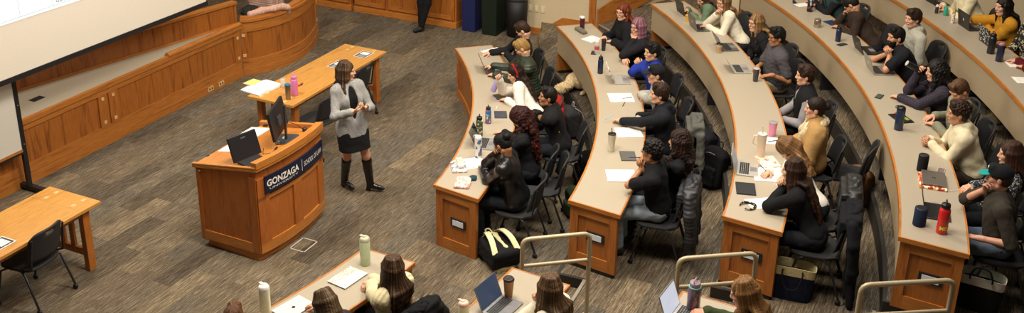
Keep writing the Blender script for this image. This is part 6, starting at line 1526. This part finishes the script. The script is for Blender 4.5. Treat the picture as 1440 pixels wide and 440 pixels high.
# tote bags
def tote(label, p, rz, c1, c2, w=.36, h=.30, d=.16, hang=True):
    o = thing('tote_bag', label, 'bag', p, rz)
    def shell(z0, z1, off, mat, nm):
        mb = MB(); n = 24; V = []; F = []
        for z in (z0, z1):
            f = .88+.12*z/h
            for o2 in (off, off-.006):
                for k in range(n):
                    t = 2*pi*k/n; c_, s_ = cos(t), sin(t); V.append(((d/2*f+o2)*abs(c_)**.5*(1 if c_ > 0 else -1), (w/2*f+o2)*abs(s_)**.5*(1 if s_ > 0 else -1), z+.012*cos(2*t)*(z/h)))
        for k in range(n):
            k2 = (k+1) % n; F += [(k, k2, 2*n+k2, 2*n+k), (n+k2, n+k, 3*n+k, 3*n+k2), (2*n+k, 2*n+k2, 3*n+k2, 3*n+k), (k2, k, n+k, n+k2)]
        if z0 == 0: F.append(tuple(range(n)))
        mb.add(V, F, smooth=False); return mb.build(nm, mat, o)
    shell(0, h*.76, 0, fabric(c1), 'body'); shell(h*.75, h, .001, fabric(c2), 'top_band')
    for sg in (-1, 1):
        mb = MB(); x = sg*(d/2+.008); q = -1 if hang else 1
        mb.tube(catmull([(x, -.09, h*.97), (x+sg*.02, -.09, h*.8 if hang else h*1.1), (x+sg*.025, -.05, h*.45 if hang else h*1.35), (x+sg*.025, .05, h*.45 if hang else h*1.35), (x+sg*.02, .09, h*.8 if hang else h*1.1), (x, .09, h*.97)], 6), .008, 8); mb.build('handle', fabric('#14161f'), o)
    return o
p = at(1110, 425, zf(3)); tote('navy tote bag with a cream band on the floor beside the third desk end', Vector((p.x+.03, p.y+.10, zf(3))), radians(70), '#161d33', '#cfc08e', .42, .35, .18)
p = at(1368, 436, zf(4)); o = tote('black tote bag with white and green lining beside the fourth desk end', Vector((p.x+.05, p.y+.05, zf(4))), radians(60), '#141416', '#cfcabb', .40, .34, .2, False)
s = SDF(); s.box((0, 0, .22), (.045, .10, .03), None, .02, .02); s.disp = folds(.012, 30, 2); c = solid('contents', s, fabric('#1f5a40'), o, .008)
# coats hung on chair backs
def coat(label, p, rz, mat, drop=.55, w=.24, sleeve=True, seed=1):
    o = thing('coat', label, 'coat', p, rz, None); s = SDF()
    # p on the floor under the chair; back at x=-.27
    s.box((-.31, 0, .83), (.045, w-.05, .045), None, .03, .05); s.box((-.345, 0, .80-drop*.45), (.022, w, drop*.45), None, .02, .04)
    s.box((-.21, 0, .72), (.012, w-.04, .12), None, .015, .04)
    for k in range(6): y = -w+2*w*k/5; s.cap((-.355, y, .78), (-.385+.01*(k % 2), y*1.15, .80-drop*.98), .022, .035, .03)
    if sleeve:
        for sg in (-1, 1): s.chain([(-.30, sg*(w), .84), (-.33, sg*(w+.07), .68), (-.36, sg*(w+.05), .40), (-.34, sg*(w+.02), .30)], [.05, .055, .05, .04], .03)
    s.disp = folds(.0045, 18, seed); solid('body', s, mat, o, .009)
    c = SDF(); c.chain([(-.26, -.11, .885), (-.32, -.08, .895), (-.345, 0, .90), (-.32, .08, .895), (-.26, .11, .885)], [.02, .03, .032, .03, .02], .02); c.disp = folds(.005, 40, seed); solid('collar', c, mat, o, .008); return o
def coat_on(who, label, mat, **k):
    c = next(x for x in COL.objects if x.get('label', '').startswith('black task chair under the '+who)); return coat(label, Vector(c.location), c.rotation_euler.z, mat, **k)
coat_on('man in the black t-shirt and pale', 'dark grey padded coat hanging on the chair of the man in the black t-shirt', puffer('#2b2c30'), drop=.62, seed=2)
coat_on('woman with long dark brown hair', 'long black coat hanging on the chair of the dark brown haired woman', fabric('#0f1015'), drop=.78, seed=3)
coat_on('woman in the white top', 'black quilted jacket on the chair of the woman in the white top', puffer('#1a1b1c'), drop=.5, seed=4)
coat_on('man in the black cap with', 'dark olive coat on the chair of the man in the teal brimmed cap', fabric('#26261c'), drop=.62, seed=5)
coat_on('woman in the cream ribbed', 'black jacket on the chair of the woman in the cream ribbed sweater', fabric('#121214'), drop=.45, seed=6)
rc = coat_on('woman with the red headband', 'red jacket on the chair of the woman in the white blouse', fabric('#8c1c14'), drop=.2, w=.15, seed=7, sleeve=False); rc.location.z -= .06; rc.location += Matrix.Rotation(rc.rotation_euler.z, 3, 'Z') @ Vector((.07, 0, 0))
coat_on('man in the black hoodie', 'grey jacket on the chair of the man in the black hoodie', fabric('#55554f'), drop=.4, seed=8, sleeve=False)
# pink coat over the panelled box, and the chair with jackets behind
o = thing('scarf', 'pale pink scarf draped over the rail of the curved oak box', 'scarf', at(388, 11, .96), rt)
s = SDF(); w_ = [at(*q) for q in ((352, 20, .97), (368, 15, 1.0), (385, 12, 1.0), (398, 9, .99), (404, 10, .97), (405, 16, .88), (405, 22, .80))]
Mi = (Matrix.Translation(Vector(o.location)) @ Matrix.Rotation(rt, 4, 'Z')).inverted()
L = [tuple(Mi @ q) for q in w_]; s.chain(L, [.05, .055, .05, .05, .045, .035, .02], .03); L2_ = [tuple(Mi @ at(*q)) for q in ((396, 10, .98), (400, 12, .94), (401, 20, .82))]; s.chain(L2_, [.04, .03, .016], .02); s.disp = folds(.006, 34, 3); solid('body', s, fabric('#c99f8c', .4, 40), o, .007)
o = thing('coat', 'pale pink padded coat on the seat behind the curved oak box', 'coat', at(374, 12, .45), rt); s = SDF(); s.box((0, 0, .30), (.13, .20, .26), None, .05, .05); s.cap((.1, -.22, .5), (.16, -.2, .1), .07, .06, .04); s.cap((.1, .22, .5), (.16, .2, .1), .07, .06, .04); s.disp = folds(.012, 20, 3); solid('body', s, puffer('#c9a593'), o, .010)
s = SDF(); s.chain([(-.05, -.12, .62), (.06, -.08, .66), (.06, .08, .66), (-.05, .12, .62)], [.04, .045, .045, .04], .02); solid('collar', s, fabric('#c9a593'), o, .009)
o = thing('jacket', 'dark grey jacket with a belt heaped behind the curved oak box', 'jacket', at(352, 18, .72), rt); s = SDF(); s.ell((0, 0, .02), (.16, .14, .10)); s.ell((.1, .1, .0), (.12, .1, .08), None, .05); s.disp = folds(.016, 26, 6); solid('body', s, fabric('#2b2b2b'), o, .009)
# dog asleep under the second desk, tail towards the front row
p = at(812, 128, zf(2)); o = thing('dog', 'cream long haired dog lying under the second desk', 'dog', Vector((p.x, p.y, zf(2))), radians(65))
s = SDF()   # local +x = towards its head (away from us)
s.ell((.12, 0, .15), (.20, .15, .15), None, .05); s.ell((.40, .02, .16), (.22, .15, .16), None, .06); s.ell((.66, .0, .17), (.17, .13, .15), None, .06)
s.chain([(.78, 0, .20), (.90, .04, .20), (.98, .06, .17)], [.10, .085, .07], .04); s.ell((1.02, .06, .16), (.09, .075, .07), None, .03); s.cap((1.08, .07, .14), (1.17, .09, .115), .042, .030, .02)
for sg in (-1, 1):
    s.ell((.06, sg*.14, .11), (.14, .07, .11), None, .03); s.chain([(.16, sg*.17, .08), (-.02, sg*.17, .045), (-.10, sg*.13, .035)], [.05, .035, .030], .02); s.ell((-.12, sg*.12, .026), (.045, .032, .026), None, .015)
    s.chain([(.70, sg*.12, .12), (.66, sg*.16, .05), (.86, sg*.17, .035)], [.06, .045, .032], .02); s.ell((.92, sg*.17, .028), (.05, .034, .027), None, .015)
s.disp = folds(.007, 70, 3)
FUR = pattern('tweed', ['#8e7552', '#c9b184', '#e0cda4'], 40); solid('body', s, FUR, o, .008)
t_ = SDF(); t_.chain([(-.02, .02, .14), (-.12, .10, .12), (-.20, .19, .07), (-.24, .30, .01), (-.25, .36, -.06)], [.045, .07, .075, .055, .02], .03); t_.disp = folds(.012, 70, 5); solid('tail', t_, FUR, o, .008)
for sg in (-1, 1): e_ = SDF(); e_.cap((.98, .06+sg*.07, .20), (1.0, .06+sg*.105, .12), .022, .03, .01); solid('ear', e_, fabric('#9c7a4c'), o, .006)
n_ = SDF(); n_.ell((1.195, .095, .122), (.016, .018, .014)); solid('nose', n_, BLACK, o, .005)
